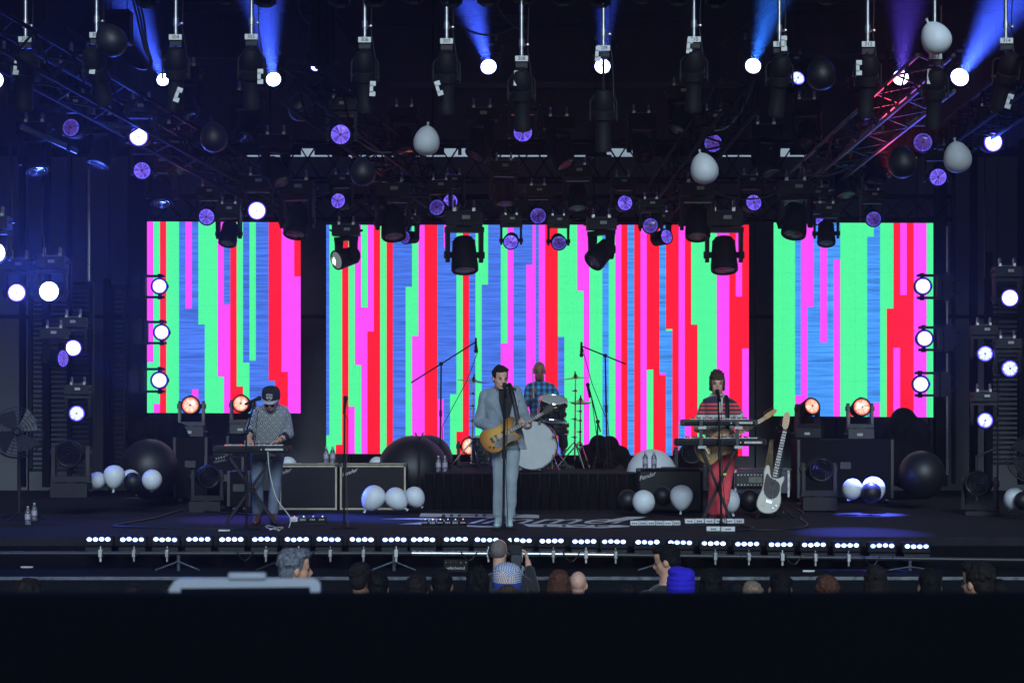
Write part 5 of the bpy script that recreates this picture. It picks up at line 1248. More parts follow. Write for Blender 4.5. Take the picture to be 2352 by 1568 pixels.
def face_parts(root, hc, s, f, u, k=1.0, brow='hairdark', closed=False, beard=None):
    R = Matrix((s, f, u)).transposed(); P = lambda p: V(hc)+(R @ V(p))*k
    for q in (-1, 1):
        MB().ell(P((q*.03, .080, -.004)), [x*k for x in (.014, .008, .003 if closed else .0065)], R, 10, 6).build('eye', M['eye'], root)
        MB().ell(P((q*.031, .086, .017)), [x*k for x in (.019, .005, .0032)], R, 10, 6).build('eyebrow', M[brow], root)
    MB().ell(P((0, .096, -.068)), [x*k for x in (.022, .006, .007)], R, 10, 6).build('mouth', M['lip'], root)
    if beard:
        b = MB()
        b.ell(P((0, .045, -.084)), [x*k for x in (.039, .044, .031)], R); b.ell(P((0, .096, -.055)), [x*k for x in (.026, .008, .006)], R)
        for q in (-1, 1): b.ell(P((q*.0355, .02, -.066)), [x*k for x in (.022, .037, .033)], R)
        solid_obj(b, 'beard', M[beard], root, .006, 2)
def hair_vol(mb, hc, s, f, u, k, style, seed=1):
    R = Matrix((s, f, u)).transposed(); rg = random.Random(seed)
    def E(p, r): mb.ell(V(hc)+(R @ V(p))*k, [x*k for x in r], R, 14, 9)
    E((0, -.026, .048), (.079, .092, .084))
    if style in ('short', 'mop', 'curly', 'long', 'bob'):
        E((0, -.05, .0), (.072, .065, .08)); E((0, .02, .098), (.06, .07, .034))
    if style in ('short', 'curly'):
        for q in (-1, 1): E((q*.064, -.014, .03), (.017, .05, .05))
    if style == 'short': E((.02, .058, .09), (.045, .038, .026)); E((-.02, .05, .095), (.045, .04, .026))
    if style == 'mop':
        E((0, .055, .075), (.07, .045, .034)); E((0, .082, .05), (.06, .014, .022))
        for q in (-1, 1): E((q*.07, -.005, .01), (.018, .048, .062)); E((q*.07, -.025, -.05), (.018, .034, .028))
        E((0, -.07, -.05), (.068, .045, .05))
    if style == 'curly': E((0, .04, .10), (.075, .065, .04)); E((0, -.075, -.02), (.07, .04, .07))
    if style in ('long', 'bob'):
        L = .26 if style == 'long' else .12
        for q in (-1, 1): E((q*.06, -.03, -.08), (.034, .05, L*.6))
        E((0, -.075, -L*.6), (.075, .045, L*.75))
    n = {'short': 70, 'mop': 90, 'curly': 150, 'long': 60, 'bob': 50, 'buzz': 0}.get(style, 0)
    jt = .3 if style == 'mop' else 1
    for _ in range(n):
        a = rg.uniform(0, 2*PI); e = rg.uniform(-.15, 1.4)
        d = V((math.cos(e)*math.sin(a), -math.cos(e)*math.cos(a)-.12, math.sin(e)))
        p = V((d.x*.079, d.y*.088-.022, d.z*.082+.046))
        if p.y > .05 and p.z < .07: continue
        rr = {'curly': rg.uniform(.010, .020), 'mop': rg.uniform(.007, .011)}.get(style, rg.uniform(.006, .011))
        mb.ell(V(hc)+(R @ p)*k, [rr*k*rg.uniform(.7, 1.5), rr*k, rr*k*rg.uniform(.7, 1.6)*(3.2 if style == 'mop' else 1)], R @ Euler((rg.uniform(-1, 1)*jt, rg.uniform(-1, 1)*jt, a)).to_matrix(), 8, 6)
def hand_vol(mb, wr, d, n, curl=.7, s=1.0, right=False):
    d = V(d).normalized(); n = V(n); n = (n-d*n.dot(d)).normalized(); t = d.cross(n)*(-1 if right else 1)
    R = Matrix((t, d, n)).transposed(); wr = V(wr)
    mb.ell(wr+d*.045*s, (.041*s, .054*s, .018*s), R, 12, 8)
    for i, (o, L) in enumerate(((.031, .07), (.011, .082), (-.011, .077), (-.030, .06))):
        p = wr+d*.078*s+t*(o*s); pts = [p]; a = curl*.6
        for j, q in enumerate((.42, .32, .26)):
            dd = d*math.cos(a)+n*math.sin(a)+t*(o*.8); p = p+dd.normalized()*(L*q*s); pts.append(p); a += curl
        mb.limb(pts, [.0098*s, .009*s, .0085*s, .0075*s])
    p = wr+d*.02*s+t*.03*s; q = p+(t*.75+d*.65).normalized()*.038*s; r = q+(d*.9+n*.5).normalized()*.032*s
    mb.limb([p, q, r], [.012*s, .0105*s, .009*s])
FOLDS = bpy.data.textures.new('folds', 'CLOUDS'); FOLDS.noise_scale = .11; FOLDS.noise_depth = 1
def folds(o, s=.016):
    d = o.modifiers.new('folds', 'DISPLACE'); d.texture = FOLDS; d.strength = s; d.mid_level = .5; d.texture_coords = 'LOCAL'; return o
def build_person(label, base, J, skin, top, pants, shoes, sleeve='long', hairm='hairdark', hair='short', brow='hairdark', closed=False, beard=None, vox=.0068, topx=.012, name='person', cuffs=None, seated=False, group=None):
    root = thing(name, label, 'person', base, group)
    if not J.get('done'):
        J['done'] = 1; na = []
        for a in J['arms']:
            sh = V(a[0]); sh.x += math.copysign(.028, J['neck'].x-sh.x); sh.z -= .028; na.append((sh,)+tuple(a[1:]))
        J['arms'] = na; J.setdefault('k', 1.05)
    s, f, u = frame(J['face'], J.get('up', (0, 0, 1))); k = J.get('k', 1.0); side, fwd = V(J['side']), V(J['fwd'])
    b = MB(); head_vol(b, J['head'], s, f, u, k, J['neck'])
    b.loft([(c, a-.01, d-.01) for c, a, d in J['torso']], side, fwd)
    for (sh, el, wr, hd, nn, cu, rt) in J['arms']:
        b.limb([sh, V(sh).lerp(V(el), .5), el, V(el).lerp(V(wr), .35), wr], [.05, .046, .039, .039, .027]); hand_vol(b, wr, hd, nn, cu, .98, rt)
    for hp, kn, an, toe in J['legs']: b.limb([hp, kn, V(kn).lerp(V(an), .35), an, toe], [.08, .052, .052, .036, .03])
    solid_obj(b, 'body', M[skin], root, vox, 6)
    face_parts(root, J['head'], s, f, u, k, brow, closed, beard)
    if hair:
        h = MB(); hair_vol(h, J['head'], s, f, u, k, hair, int(abs(base[0])*100)+3); solid_obj(h, 'hair', M[hairm], root, .006, 2)
    t = MB(); t.loft([(c, a+topx, d+topx) for c, a, d in J['torso']], side, fwd, 24)
    for (sh, el, wr, hd, nn, cu, rt) in J['arms']:
        sh, el, wr = V(sh), V(el), V(wr)
        if sleeve == 'short': t.limb([sh, sh.lerp(el, .48)], [.056, .057])
        elif sleeve == 'push': t.limb([sh, sh.lerp(el, .5), el, el.lerp(wr, .45)], [.060, .060, .056, .05])
        else: t.limb([sh, sh.lerp(el, .5), el, el.lerp(wr, .9)], [.060, .058, .052, .043])
    tp = None
    if top is not None: tp = folds(solid_obj(t, 'shirt', top if not isinstance(top, str) else M[top], root, .008, 4), .008)
    if pants is not None:
        q = MB()
        for hp, kn, an, toe in J['legs']: q.limb([V(hp)+V((0, 0, .03)), V(hp).lerp(V(kn), .5), kn, V(an)+V((0, 0, .05))], [.096, .083, .068, .066])
        c0 = J['torso'][0]; c1 = J['torso'][1]; q.loft([(V(c0[0])+V((0, 0, -.06)), c0[1]+.0, c0[2]+.0), (c0[0], c0[1]+.012, c0[2]+.012), (V(c0[0]).lerp(V(c1[0]), .6), c1[1]+.006, c1[2]+.006)], side, fwd)
        folds(solid_obj(q, 'trousers', pants, root, .009, 5), .018)
    if shoes is not None:
        for hp, kn, an, toe in J['legs']:
            w = MB(); an, toe = V(an), V(toe); d = (toe-an); d.z = 0; d.normalize()
            w.limb([V((an.x, an.y, an.z-.01)), V((toe.x, toe.y, max(base[2], toe.z-.03)+.035))], [.044, .036]); w.ell(V((an.x, an.y, base[2]+.04))-d*.02, (.04, .045, .04))
            w.ell(V((toe.x, toe.y, base[2]+.03))+d*.035, (.042, .05, .03))
            solid_obj(w, 'shoe', shoes, root, .006, 3)
    return root, t
# materials of the clothes
M['suit'] = mat('grey_suit', (.22, .27, .315), .8, noise=.14, scale=7, sheen=.2, bump=.5); M['suitp'] = mat('grey_trousers', (.28, .34, .38), .8, noise=.14, scale=6, sheen=.2, bump=.5)
M['jeans'] = mat('faded_jeans', (.13, .165, .23), .85, noise=.3, scale=6, bump=.5); M['redp'] = mat('red_trousers', (.78, .085, .11), .8, noise=.16, scale=6, bump=.5)
M['brownshoe'] = mat('brown_leather', (.10, .032, .018), .4); M['whiteshoe'] = mat('pale_canvas', (.42, .55, .55), .7); M['blkshoe'] = mat('black_leather', (.012, .012, .012), .4)
def wave_sweater():
    m = mat('wave_sweater', (.02, .022, .03), .9, noise=0, sheen=.3); t = m.node_tree; b = t.nodes['Principled BSDF']
    tc = N(t, 'ShaderNodeTexCoord'); sx = N(t, 'ShaderNodeSeparateXYZ'); t.links.new(tc.outputs['Object'], sx.inputs[0])
    H, Wd = .042, .086
    x = mth(t, 'ADD', sx.outputs[0], mth(t, 'MULTIPLY', sx.outputs[1], .6)); z = sx.outputs[2]
    row = mth(t, 'FLOOR', mth(t, 'DIVIDE', z, H)); odd = mth(t, 'MULTIPLY', mth(t, 'FLOORED_MODULO', row, 2), Wd/2)
    jit = mth(t, 'MULTIPLY', mth(t, 'SINE', mth(t, 'MULTIPLY', row, 12.9)), .01)
    ux = mth(t, 'SUBTRACT', mth(t, 'FLOORED_MODULO', mth(t, 'ADD', mth(t, 'ADD', x, odd), jit), Wd), Wd/2)
    vz = mth(t, 'FLOORED_MODULO', z, H)
    rr = mth(t, 'SQRT', mth(t, 'ADD', mth(t, 'MULTIPLY', ux, ux), mth(t, 'MULTIPLY', vz, vz)))
    wv = mth(t, 'SINE', mth(t, 'MULTIPLY', rr, 2*PI/.0175))
    st = mth(t, 'GREATER_THAN', wv, .1)
    mx = N(t, 'ShaderNodeMix', data_type='RGBA'); mx.inputs[6].default_value = (.014, .016, .024, 1); mx.inputs[7].default_value = (.42, .45, .46, 1)
    t.links.new(st, mx.inputs[0]); t.links.new(mx.outputs[2], b.inputs['Base Color']); return m
def polo(z0):
    m = mat('striped_polo', (.02, .02, .05), .85, noise=0, sheen=.2); t = m.node_tree; b = t.nodes['Principled BSDF']
    tc = N(t, 'ShaderNodeTexCoord'); sx = N(t, 'ShaderNodeSeparateXYZ'); t.links.new(tc.outputs['Object'], sx.inputs[0])
    v = mth(t, 'DIVIDE', mth(t, 'SUBTRACT', sx.outputs[2], z0-.5), 1.0)      # 1 m range
    cr = N(t, 'ShaderNodeValToRGB'); cr.color_ramp.interpolation = 'CONSTANT'; e = cr.color_ramp.elements
    nav = (.022, .02, .055, 1); red = (.62, .08, .08, 1); wh = (.58, .60, .60, 1)
    e[0].position = 0; e[0].color = wh; e[1].position = .5-.142; e[1].color = nav
    for p, c in ((-.125, red), (-.098, nav), (-.081, red), (-.054, nav), (-.037, red), (-.008, nav)): x = e.new(.5+p); x.color = c
    t.links.new(v, cr.inputs[0]); t.links.new(cr.outputs[0], b.inputs['Base Color']); return m
def plaid():
    m = mat('blue_plaid', (.03, .1, .25), .85, noise=0, sheen=.2); t = m.node_tree; b = t.nodes['Principled BSDF']
    tc = N(t, 'ShaderNodeTexCoord'); sx = N(t, 'ShaderNodeSeparateXYZ'); t.links.new(tc.outputs['Object'], sx.inputs[0])
    a = mth(t, 'SINE', mth(t, 'MULTIPLY', sx.outputs[0], 2*PI/.075)); c = mth(t, 'SINE', mth(t, 'MULTIPLY', sx.outputs[2], 2*PI/.075))
    v = mth(t, 'ADD', mth(t, 'MULTIPLY', a, .27), mth(t, 'MULTIPLY', c, .23)); v = mth(t, 'ADD', v, .5)
    cr = N(t, 'ShaderNodeValToRGB'); e = cr.color_ramp.elements; e[0].position = .15; e[0].color = (.018, .05, .12, 1); e[1].position = .85; e[1].color = (.08, .36, .70, 1)
    x = e.new(.5); x.color = (.04, .15, .34, 1)
    t.links.new(v, cr.inputs[0]); t.links.new(cr.outputs[0], b.inputs['Base Color']); return m
DN = V((0, 0, -1))
# ---- singer in the suit
Y = 22.0; S_ = lambda x, y, dy=0: zp('S', x, y, Y+dy)
sx0 = S_(695, 1450); sx0.z = 0
sg = dict(face=(.34, -.9, -.16), up=(.04, 0, 1), head=S_(668, 370, -.06), neck=S_(665, 470, .02), side=V((.96, -.2, 0)).normalized(), fwd=V((-.2, -.96, 0)).normalized(),
    torso=[(S_(712, 850, .0), .165, .11), (S_(705, 760, .0), .155, .105), (S_(690, 640, -.01), .17, .115), (S_(675, 540, -.01), .185, .12), (S_(668, 475, .01), .155, .095), (S_(665, 440, .02), .07, .06)],
    arms=[(S_(545, 480, .0), S_(515, 690, .0), S_(655, 765, -.24), (.9, -.1, -.2), (.1, .8, .3), .55, True),
          (S_(795, 455, .0), S_(840, 650, -.06), S_(872, 720, -.30), (-.5, -.1, .25), (-.3, .7, .7), .95, False)],
    legs=[(S_(665, 870), S_(660, 1130, -.05), S_(655, 1400, .0), S_(648, 1445, -.13)), (S_(755, 870), S_(748, 1130, -.03), S_(735, 1400, .05), S_(735, 1440, -.08))])
pr, tv = build_person('dark-haired singer in a grey suit playing guitar at the central microphone', sx0, sg, 'skinpale', M['shirtblk'], M['suitp'], M['whiteshoe'], brow='hairdark', closed=True, topx=.004)
jk = MB(); jk.loft([(S_(722, 905, -.0), .21, .145), (S_(716, 830, 0), .192, .135), (S_(705, 740, 0), .175, .128), (S_(690, 640, -.01), .187, .135), (S_(675, 540, -.01), .205, .14), (S_(668, 472, .01), .175, .112), (S_(665, 440, .02), .085, .075)], sg['side'], sg['fwd'], 28)
for (sh, el, wr, *_r) in sg['arms']:
    jk.limb([sh, V(sh).lerp(V(el), .5), el, V(el).lerp(V(wr), .82)], [.066, .064, .06, .05])
jm = solid(jk, .008, 4); bm = bmesh.new(); bm.from_mesh(jm)
def vhalf(z):                                       # half width of the open front at height z above the deck
    zt_, zb_, zh = S_(0, 450).z, S_(0, 700).z, S_(0, 905).z
    if z > zb_: return .035+.075*max(0, (z-zb_)/(zt_-zb_))
    return .035+.09*((zb_-z)/(zb_-zh))
kill = []
for fc in bm.faces:
    c = fc.calc_center_median(); ctr = S_(690, 600).x+(1.5-c.z)*.05+.03
    if fc.normal.dot(sg['fwd']) > .15 and abs(c.x-ctr) < vhalf(c.z) and c.z < S_(0, 445).z: kill.append(fc)
    elif c.z < S_(0, 893).z or c.z > S_(0, 452).z and abs(c.x-S_(666, 0).x) < .075: kill.append(fc)
bmesh.ops.delete(bm, geom=kill, context='FACES'); bm.to_mesh(jm); bm.free()
jm.transform(Matrix.Translation(-sx0)); jo = put('jacket', jm, M['suit'], pr)
folds(jo, .024)
so = jo.modifiers.new('thick', 'SOLIDIFY'); so.thickness = .008; so.offset = 1
lp = S_(690, 600).x+.03
for q in (-1, 1):                                    # lapels
    P_ = lambda x, y, dy: V((lp+q*x, Y+dy, S_(0, y).z))
    MB().add([P_(.085, 455, -.075), P_(.15, 520, -.125), P_(.13, 545, -.14), P_(.145, 555, -.14), P_(.045, 690, -.165), P_(.03, 690, -.15), P_(.075, 540, -.14)], [(0, 1, 2, 6), (6, 2, 3, 4), (6, 4, 5)]).build('lapel', M['suit'], pr)
MB().tube([S_(735, 415, -.06), S_(750, 450, -.13), S_(775, 560, -.19), S_(800, 680, -.22), S_(790, 740, -.25)], .022, 6).build('guitar_strap', M['cable'], pr)
MB().tube([S_(735, 415, -.06), S_(700, 440, .1), S_(620, 560, .16), S_(560, 700, .1), S_(560, 780, -.2)], .02, 6).build('guitar_strap', M['cable'], pr)
# ---- keyboard player in the cap
Y = 22.5; K_ = lambda x, y, dy=0: zp('K', x, y, Y+dy)
kx0 = K_(500, 1295); kx0.z = 0
kg = dict(face=(-.08, -.9, -.42), up=(.05, -.2, 1), head=K_(552, 262, -.16), neck=K_(556, 330, -.02), side=(1, 0, 0), fwd=V((0, -1, -.12)).normalized(),
    torso=[(K_(515, 705, .1), .165, .12), (K_(525, 600, .08), .17, .125), (K_(540, 480, .03), .195, .13), (K_(552, 380, 0), .205, .12), (K_(556, 320, 0), .165, .095), (K_(556, 295, -.02), .07, .06)],
    arms=[(K_(415, 350, 0), K_(378, 500, .03), K_(372, 590, -.18), (.25, -.9, -.35), (0, -.3, -1), .35, True), (K_(690, 360, 0), K_(700, 540, .02), K_(615, 600, -.18), (-.75, -.7, -.2), (0, -.3, -1), .35, False)],
    legs=[(K_(445, 730, .1), K_(440, 960, .0), K_(440, 1215, .0), K_(425, 1280, -.16)), (K_(592, 730, .1), K_(585, 960, .02), K_(570, 1215, .06), K_(572, 1262, -.08))])
pr, tv = build_person('keyboard player in a black cap and dark wave-patterned sweater, head bowed', kx0, kg, 'skin', wave_sweater(), M['jeans'], M['brownshoe'], sleeve='push', hair='buzz', hairm='hairdark', beard='stubble')
s, f, u = frame(kg['face'], kg['up']); R = Matrix((s, f, u)).transposed(); H = kg['head']
cp = MB()
for j in range(1): cp.lathe([(.099, .022), (.104, .06), (.102, .105), (.088, .138), (.05, .152), (.006, .154)], V(H)+f*-.004, u, 24)
cap = cp.build('cap', mat('black_cap', (.010, .010, .012), .85), pr)
br = MB(); br.add([V(H)+R @ V(p) for p in [(-.092, .02, .035), (-.085, .10, .038), (-.05, .155, .03), (0, .168, .03), (.05, .155, .03), (.085, .10, .038), (.092, .02, .035)]], [(0, 1, 2, 3, 4, 5, 6)])
bo = br.build('brim', mat('grey_brim', (.34, .36, .40), .8), cap); so = bo.modifiers.new('t', 'SOLIDIFY'); so.thickness = .006
# crest: shield with letters
cf = V(H)+R @ V((.0, .098, .083)); cu_ = (u*.93-f*.25).normalized()
MB().prism([(-.032, .035), (.032, .035), (.032, -.012), (0, -.042), (-.032, -.012)], cf, -s, cu_, .006).build('crest', M['white'], cap)
MB().prism([(-.027, .030), (.027, .030), (.027, .002), (-.027, .002)], cf+f*.006, -s, cu_, .003).build('crest_field', M['black'], cap)
MB().prism([(-.024, -.006), (.024, -.006), (.024, -.011), (0, -.033), (-.024, -.011)], cf+f*.006, -s, cu_, .003).build('crest_field', M['grey'], cap)
text_on('LA', 'crest_letters', M['white'], cap, cf+f*.012+cu_*.016, .034, up=cu_, right=-s)
MB().torus(V(kg['neck'])+V((0, -.06, .02)), (0, -.55, 1), .075, .017, 20, 6).build('collar', M['cream'], pr)
for q in (-1, 1): MB().cyl(V(H)+R @ V((q*.03, .095, -.008)), V(H)+R @ V((q*.03, .099, -.008)), .024, n=12).build('glasses', M['cable'], pr)
MB().torus(kg['arms'][1][2]+V((.03, .02, .0)), (.8, .6, .1), .034, .008, 14, 5).build('bracelet', M['cable'], pr)
for i in (0, 1):
    a = kg['arms'][i]; e = V(a[1]).lerp(V(a[2]), .45); d = V(a[2])-V(a[1]); MB().cyl(e-d.normalized()*.02, e+d.normalized()*.03, .053, n=14).build('cuff', mat('navy_rib', (.012, .013, .03), .9), pr)
# ---- player in the striped polo
Y = 22.9; B_ = lambda x, y, dy=0: zp('B', x, y, Y+dy)
bx0 = B_(890, 1345); bx0.z = 0
bg_ = dict(face=(-.03, -.97, .06), head=B_(885, 250, -.02), neck=B_(890, 350, .02), side=(1, .05, 0), fwd=(0, -1, 0), k=1.05,
    torso=[(B_(930, 790, .05), .165, .12), (B_(915, 700, .04), .17, .125), (B_(900, 560, .02), .142, .11), (B_(895, 455, .0), .155, .11), (B_(892, 375, .0), .165, .10), (B_(890, 345, .02), .07, .06)],
    arms=[(B_(762, 410, 0), B_(722, 610, .0), B_(900, 668, -.30), (.95, -.1, .0), (.1, .8, .4), .6, True), (B_(1030, 400, 0), B_(1092, 565, .04), B_(1130, 615, -.22), (.5, -.3, .5), (-.4, .6, .6), .9, False)],
    legs=[(B_(880, 830, .03), B_(862, 1080, -.02), B_(850, 1300, .02), B_(845, 1340, -.1)), (B_(970, 830, .03), B_(950, 1080, .0), B_(920, 1300, .04), B_(925, 1338, -.07))])
zst = B_(0, 398).z
pr, tv = build_person('singing player in red trousers and striped polo shirt behind the stacked keyboards', bx0, bg_, 'skinpale', polo(zst), M['redp'], M['brownshoe'], sleeve='short', hair='mop', hairm='hairbrown', brow='hairbrown')
MB().torus(bg_['neck']+V((0, -.02, .0)), (0, -.4, 1), .078, .02, 20, 6).build('collar', M['whiteg'], pr)
MB().prism([(-.02, 0), (.02, 0), (.015, -.16), (-.015, -.16)], bg_['neck']+V((.02, -.155, -.02)), (1, 0, 0), (0, -.1, 1), .01).build('placket', M['whiteg'], pr)
for i in (0, 1):
    a = bg_['arms'][i]; e = V(a[0]).lerp(V(a[1]), .56); d = (V(a[1])-V(a[0])).normalized(); MB().cyl(e-d*.012, e+d*.016, .062, n=16).build('cuff', M['whiteg'], pr)
MB().tube([B_(955, 350, -.07), B_(965, 400, -.14), B_(970, 520, -.17), B_(968, 640, -.2)], .024, 6).build('guitar_strap', M['cable'], pr)
# ---- drummer
Y = 26.75; D_ = lambda x, y, dy=0: zp('D', x, y, Y+dy)
dx0 = D_(760, 1500); dx0.z = rz
dg_ = dict(face=(.05, -.97, -.2), head=D_(715, 450, -.06), neck=D_(720, 585, .02), side=(1, 0, 0), fwd=(0, -1, 0),
    torso=[(D_(770, 1040, .25), .17, .125), (D_(765, 960, .2), .17, .13), (D_(750, 820, .1), .185, .13), (D_(735, 690, .03), .20, .125), (D_(725, 615, .02), .165, .10), (D_(720, 580, .02), .07, .06)],
    arms=[(D_(555, 650, .03), D_(555, 860, -.05), D_(625, 775, -.32), (.05, -.3, .9), (.3, -.3, .3), .9, True), (D_(900, 640, .03), D_(960, 850, -.05), D_(930, 800, -.35), (-.1, -.8, -.2), (0, -.2, -1), .9, False)],
    legs=[(D_(700, 1050, .25), D_(640, 1120, -.25), D_(640, 1420, -.2), D_(640, 1480, -.4)), (D_(850, 1050, .25), D_(1010, 1120, -.15), D_(1020, 1430, -.1), D_(1020, 1490, -.3))])
pr, tv = build_person('bald-topped drummer in a blue plaid shirt raising a stick', dx0, dg_, 'skin2', plaid(), M['shirtblk'], M['blkshoe'], hair=None, beard='stubble', brow='hairdark')
h_ = MB(); s, f, u = frame(dg_['face']); R = Matrix((s, f, u)).transposed()
h_.ell(V(dg_['head'])+R @ V((0, -.045, .012)), (.0755, .064, .07), R)
for q in (-1, 1): h_.ell(V(dg_['head'])+R @ V((q*.067, -.016, .022)), (.010, .035, .034), R)
solid_obj(h_, 'hair', M['hairdark'], pr, .006, 2)
ds = thing('drum_stick', 'pale drum stick raised beside the drummer\'s head', 'drum stick', D_(632, 740, -.4))
MB().cyl(D_(640, 790, -.38), D_(632, 420, -.40), .010, .006, n=8).ell(D_(632, 415, -.40), (.007, .007, .012), nu=8, nv=6).build('shaft', M['tan'], ds)

# ------------------------------------------------------------------ stage front: pipe with clamps, LED bars
M['led_w'] = emat('led_cell', C(215, 246, 255), 3.5); M['led_r'] = emat('led_cell_rim', C(40, 90, 255), .5)
xsb = [229, 306, 382, 458, 534, 609, 684, 757, 833, 908, 974, 1049, 1120, 1196, 1269, 1344, 1412, 1489, 1564, 1641, 1718, 1795, 1871, 1947, 2028, 2107]
YB = 20.15
def by(x): return 1237.5 if x < 1050 else 1237.5+(x-1050)*.0148
fp = thing('front_pipe', 'long grey pipe on short feet along the stage front', 'pipe', W(1176, 1300, 19.95))
def py_(x): return 1270 if x < 1100 else 1270+(x-1100)*.0125
ends = [-60, 320, 640, 945, 1240, 1410, 1700, 2050, 2420]
for a, b in zip(ends, ends[1:]):
    bright = (945 <= a < 1400)
    MB().cyl(W(a+1, py_(a), 19.95), W(b-1, py_(b), 19.95), .021 if not bright else .026, n=12).build('pipe_length', M['alu'] if bright else M['grey'], fp)
for i, x in enumerate(xsb):
    c = W(x-2, by(x), YB)
    r = thing('led_strip_light', '%s LED strip light from the left along the stage front' % ORD[i], 'stage light', c, 'LED strip lights along the stage front')
    MB().box(c+V((0, .04, -.02)), (.29, .09, .11)).build('housing', M['black'], r, bevel=.01)
    MB().box(c+V((0, .0, -.115)), (.26, .06, .07)).build('bracket', M['dark'], r)
    for k in range(4):
        q = c+V((-.093+.062*k, -.008, rnd.uniform(-.004, .004)))
        MB().lathe([(.0285, 0), (.0285, .004), (.02, .005)], q, (0, -1, .0), 16).build('cell_rim', M['led_r'], r)
        MB().ell(q+V((0, -.006, -.002)), (.0255, .006, .0195), nu=14, nv=8).build('cell', M['led_w'], r)
    if i % 7 not in (3, 4):
        k = W(x+2, py_(x), 19.93)
        MB().box(k, (.035, .07, .075)).cyl(k+V((0, 0, .03)), k+V((0, 0, .07)), .008, n=6).box(k+V((0, 0, -.06)), (.02, .03, .05)).build('pipe_clamp', M['alu'] if i % 3 else M['chip'], fp, bevel=.004)
for x, s in ((410, 1), (905, 1), (1515, 1), (2090, 1), (640, 0)):
    k = W(x, py_(x), 19.95); g = -.297
    MB().cyl(k, V((k.x, k.y, g)), .017, n=8).build('foot_post', M['edge'] if s else M['dark'], fp)
    for d in (-.22, .22): MB().cyl(V((k.x, k.y-.02, k.z-.08)), V((k.x+d, k.y-.06, g+.012)), .009, n=6).build('foot_leg', M['edge'] if s else M['dark'], fp)
for x in (560, 700, 1075, 1310, 1820, 2000):
    hose('thin cable drooping from the front pipe near the %s strip light' % ORD[min(range(26), key=lambda i: abs(xsb[i]-x))], [W(x-18, py_(x)-8, 19.9), W(x-6, py_(x)+14, 19.88), W(x+8, py_(x)+18, 19.9), W(x+22, py_(x)-6, 19.9)], .006)
wb = thing('stage_box', 'small black connector box with white lettering on the lower step', 'stage box', W(1050, 1306, 19.7))
wc = FL(1050, 1304, -.295); wc.y = 19.75
MB().box(wc+V((0, .05, .06)), (.24, .12, .12)).build('box', M['black'], wb, bevel=.006)
text_on('whirlwind', 'lettering', M['chip'], wb, wc+V((0, -.014, .045)), .045)
for k in range(5): MB().ell(wc+V((-.1+.05*k, -.01, .10)), .007, nu=6, nv=5).build('socket', M['brass'], wb)
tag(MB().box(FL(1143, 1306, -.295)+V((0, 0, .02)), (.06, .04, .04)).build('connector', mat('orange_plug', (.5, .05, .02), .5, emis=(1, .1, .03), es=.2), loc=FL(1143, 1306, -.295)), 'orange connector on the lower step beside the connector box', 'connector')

# ------------------------------------------------------------------ audience and camera operator
GR = -1.35
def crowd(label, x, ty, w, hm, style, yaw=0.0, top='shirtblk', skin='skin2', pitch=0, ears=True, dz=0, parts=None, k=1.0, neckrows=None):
    Y = 790.0/w*k; hc = W(x, ty, Y)-V((0, 0, .128*k)); f0 = V((math.sin(yaw), math.cos(yaw), pitch)).normalized(); s, f, u = frame(f0)
    base = V((hc.x, hc.y, GR)); root = thing('person', label, 'person', base, 'people watching in front of the stage')
    b = MB(); nk = hc+V((0, -.0, -.17*k)); head_vol(b, hc, s, f, u, k, nk, ears)
    sh = nk.z-.05; bd = V((math.sin(yaw*.4), math.cos(yaw*.4), 0)); sv = V((bd.y, -bd.x, 0))
    def tors(e): return [(V((hc.x, hc.y, GR+.85)), .16+e, .11+e), (V((hc.x, hc.y, sh-.35)), .155+e, .11+e), (V((hc.x, hc.y, sh-.12)), .19+e, .12+e), (V((hc.x, hc.y, sh-.02)), .175+e, .09+e), (V((hc.x, hc.y, sh+.04)), .07+e, .06+e)]
    b.loft(tors(-.01), sv, bd)
    for q in (-1, 1):
        shp = V((hc.x, hc.y, sh-.06))+sv*(q*.185); el = shp+sv*(q*.03)+V((0, 0, -.30)); wr = el+bd*.16+V((0, 0, -.18))
        b.limb([shp, el, wr], [.048, .04, .028]); hand_vol(b, wr, (bd*.5+DN), bd, .4, 1, q > 0)
        b.limb([V((hc.x, hc.y, GR+.85))+sv*(q*.09), V((hc.x, hc.y, GR+.45))+sv*(q*.09), V((hc.x, hc.y, GR+.06))+sv*(q*.1), V((hc.x, hc.y, GR+.04))+sv*(q*.1)+bd*.14], [.085, .06, .04, .04])
    solid_obj(b, 'body', M[skin], root, .0105, 3)
    t = MB(); t.loft(tors(.012), sv, bd)
    for q in (-1, 1):
        shp = V((hc.x, hc.y, sh-.06))+sv*(q*.185); el = shp+sv*(q*.03)+V((0, 0, -.30)); t.limb([shp, el], [.068, .056])
    solid_obj(t, 'shirt', M[top] if isinstance(top, str) else top, root, .013, 3)
    l = MB()
    for q in (-1, 1): l.limb([V((hc.x, hc.y, GR+.9))+sv*(q*.09), V((hc.x, hc.y, GR+.45))+sv*(q*.09), V((hc.x, hc.y, GR+.12))+sv*(q*.1)], [.1, .078, .065])
    solid_obj(l, 'trousers', M['shirtblk'], root, .014, 3)
    if style:
        h = MB(); hair_vol(h, hc, s, f, u, k, style, int(x))
        solid_obj(h, 'hair', M[hm], root, .0075, 4 if style != 'curly' else 2)
    face_parts(root, hc, s, f, u, k, 'hairdark')
    return root, hc, s, f, u
checks = mat('checked_shirt', (.05, .05, .06), .8, noise=.9, scale=70); redpl = mat('red_plaid', (.12, .03, .04), .8, noise=.9, scale=60)
M['greyshirt'] = mat('grey_shirt', (.25, .29, .34), .8)
crowd('man with curly grey hair in profile facing right behind the tablet', 679, 1262, 60, 'hairgrey', 'curly', 1.25, redpl, 'skin', k=1)
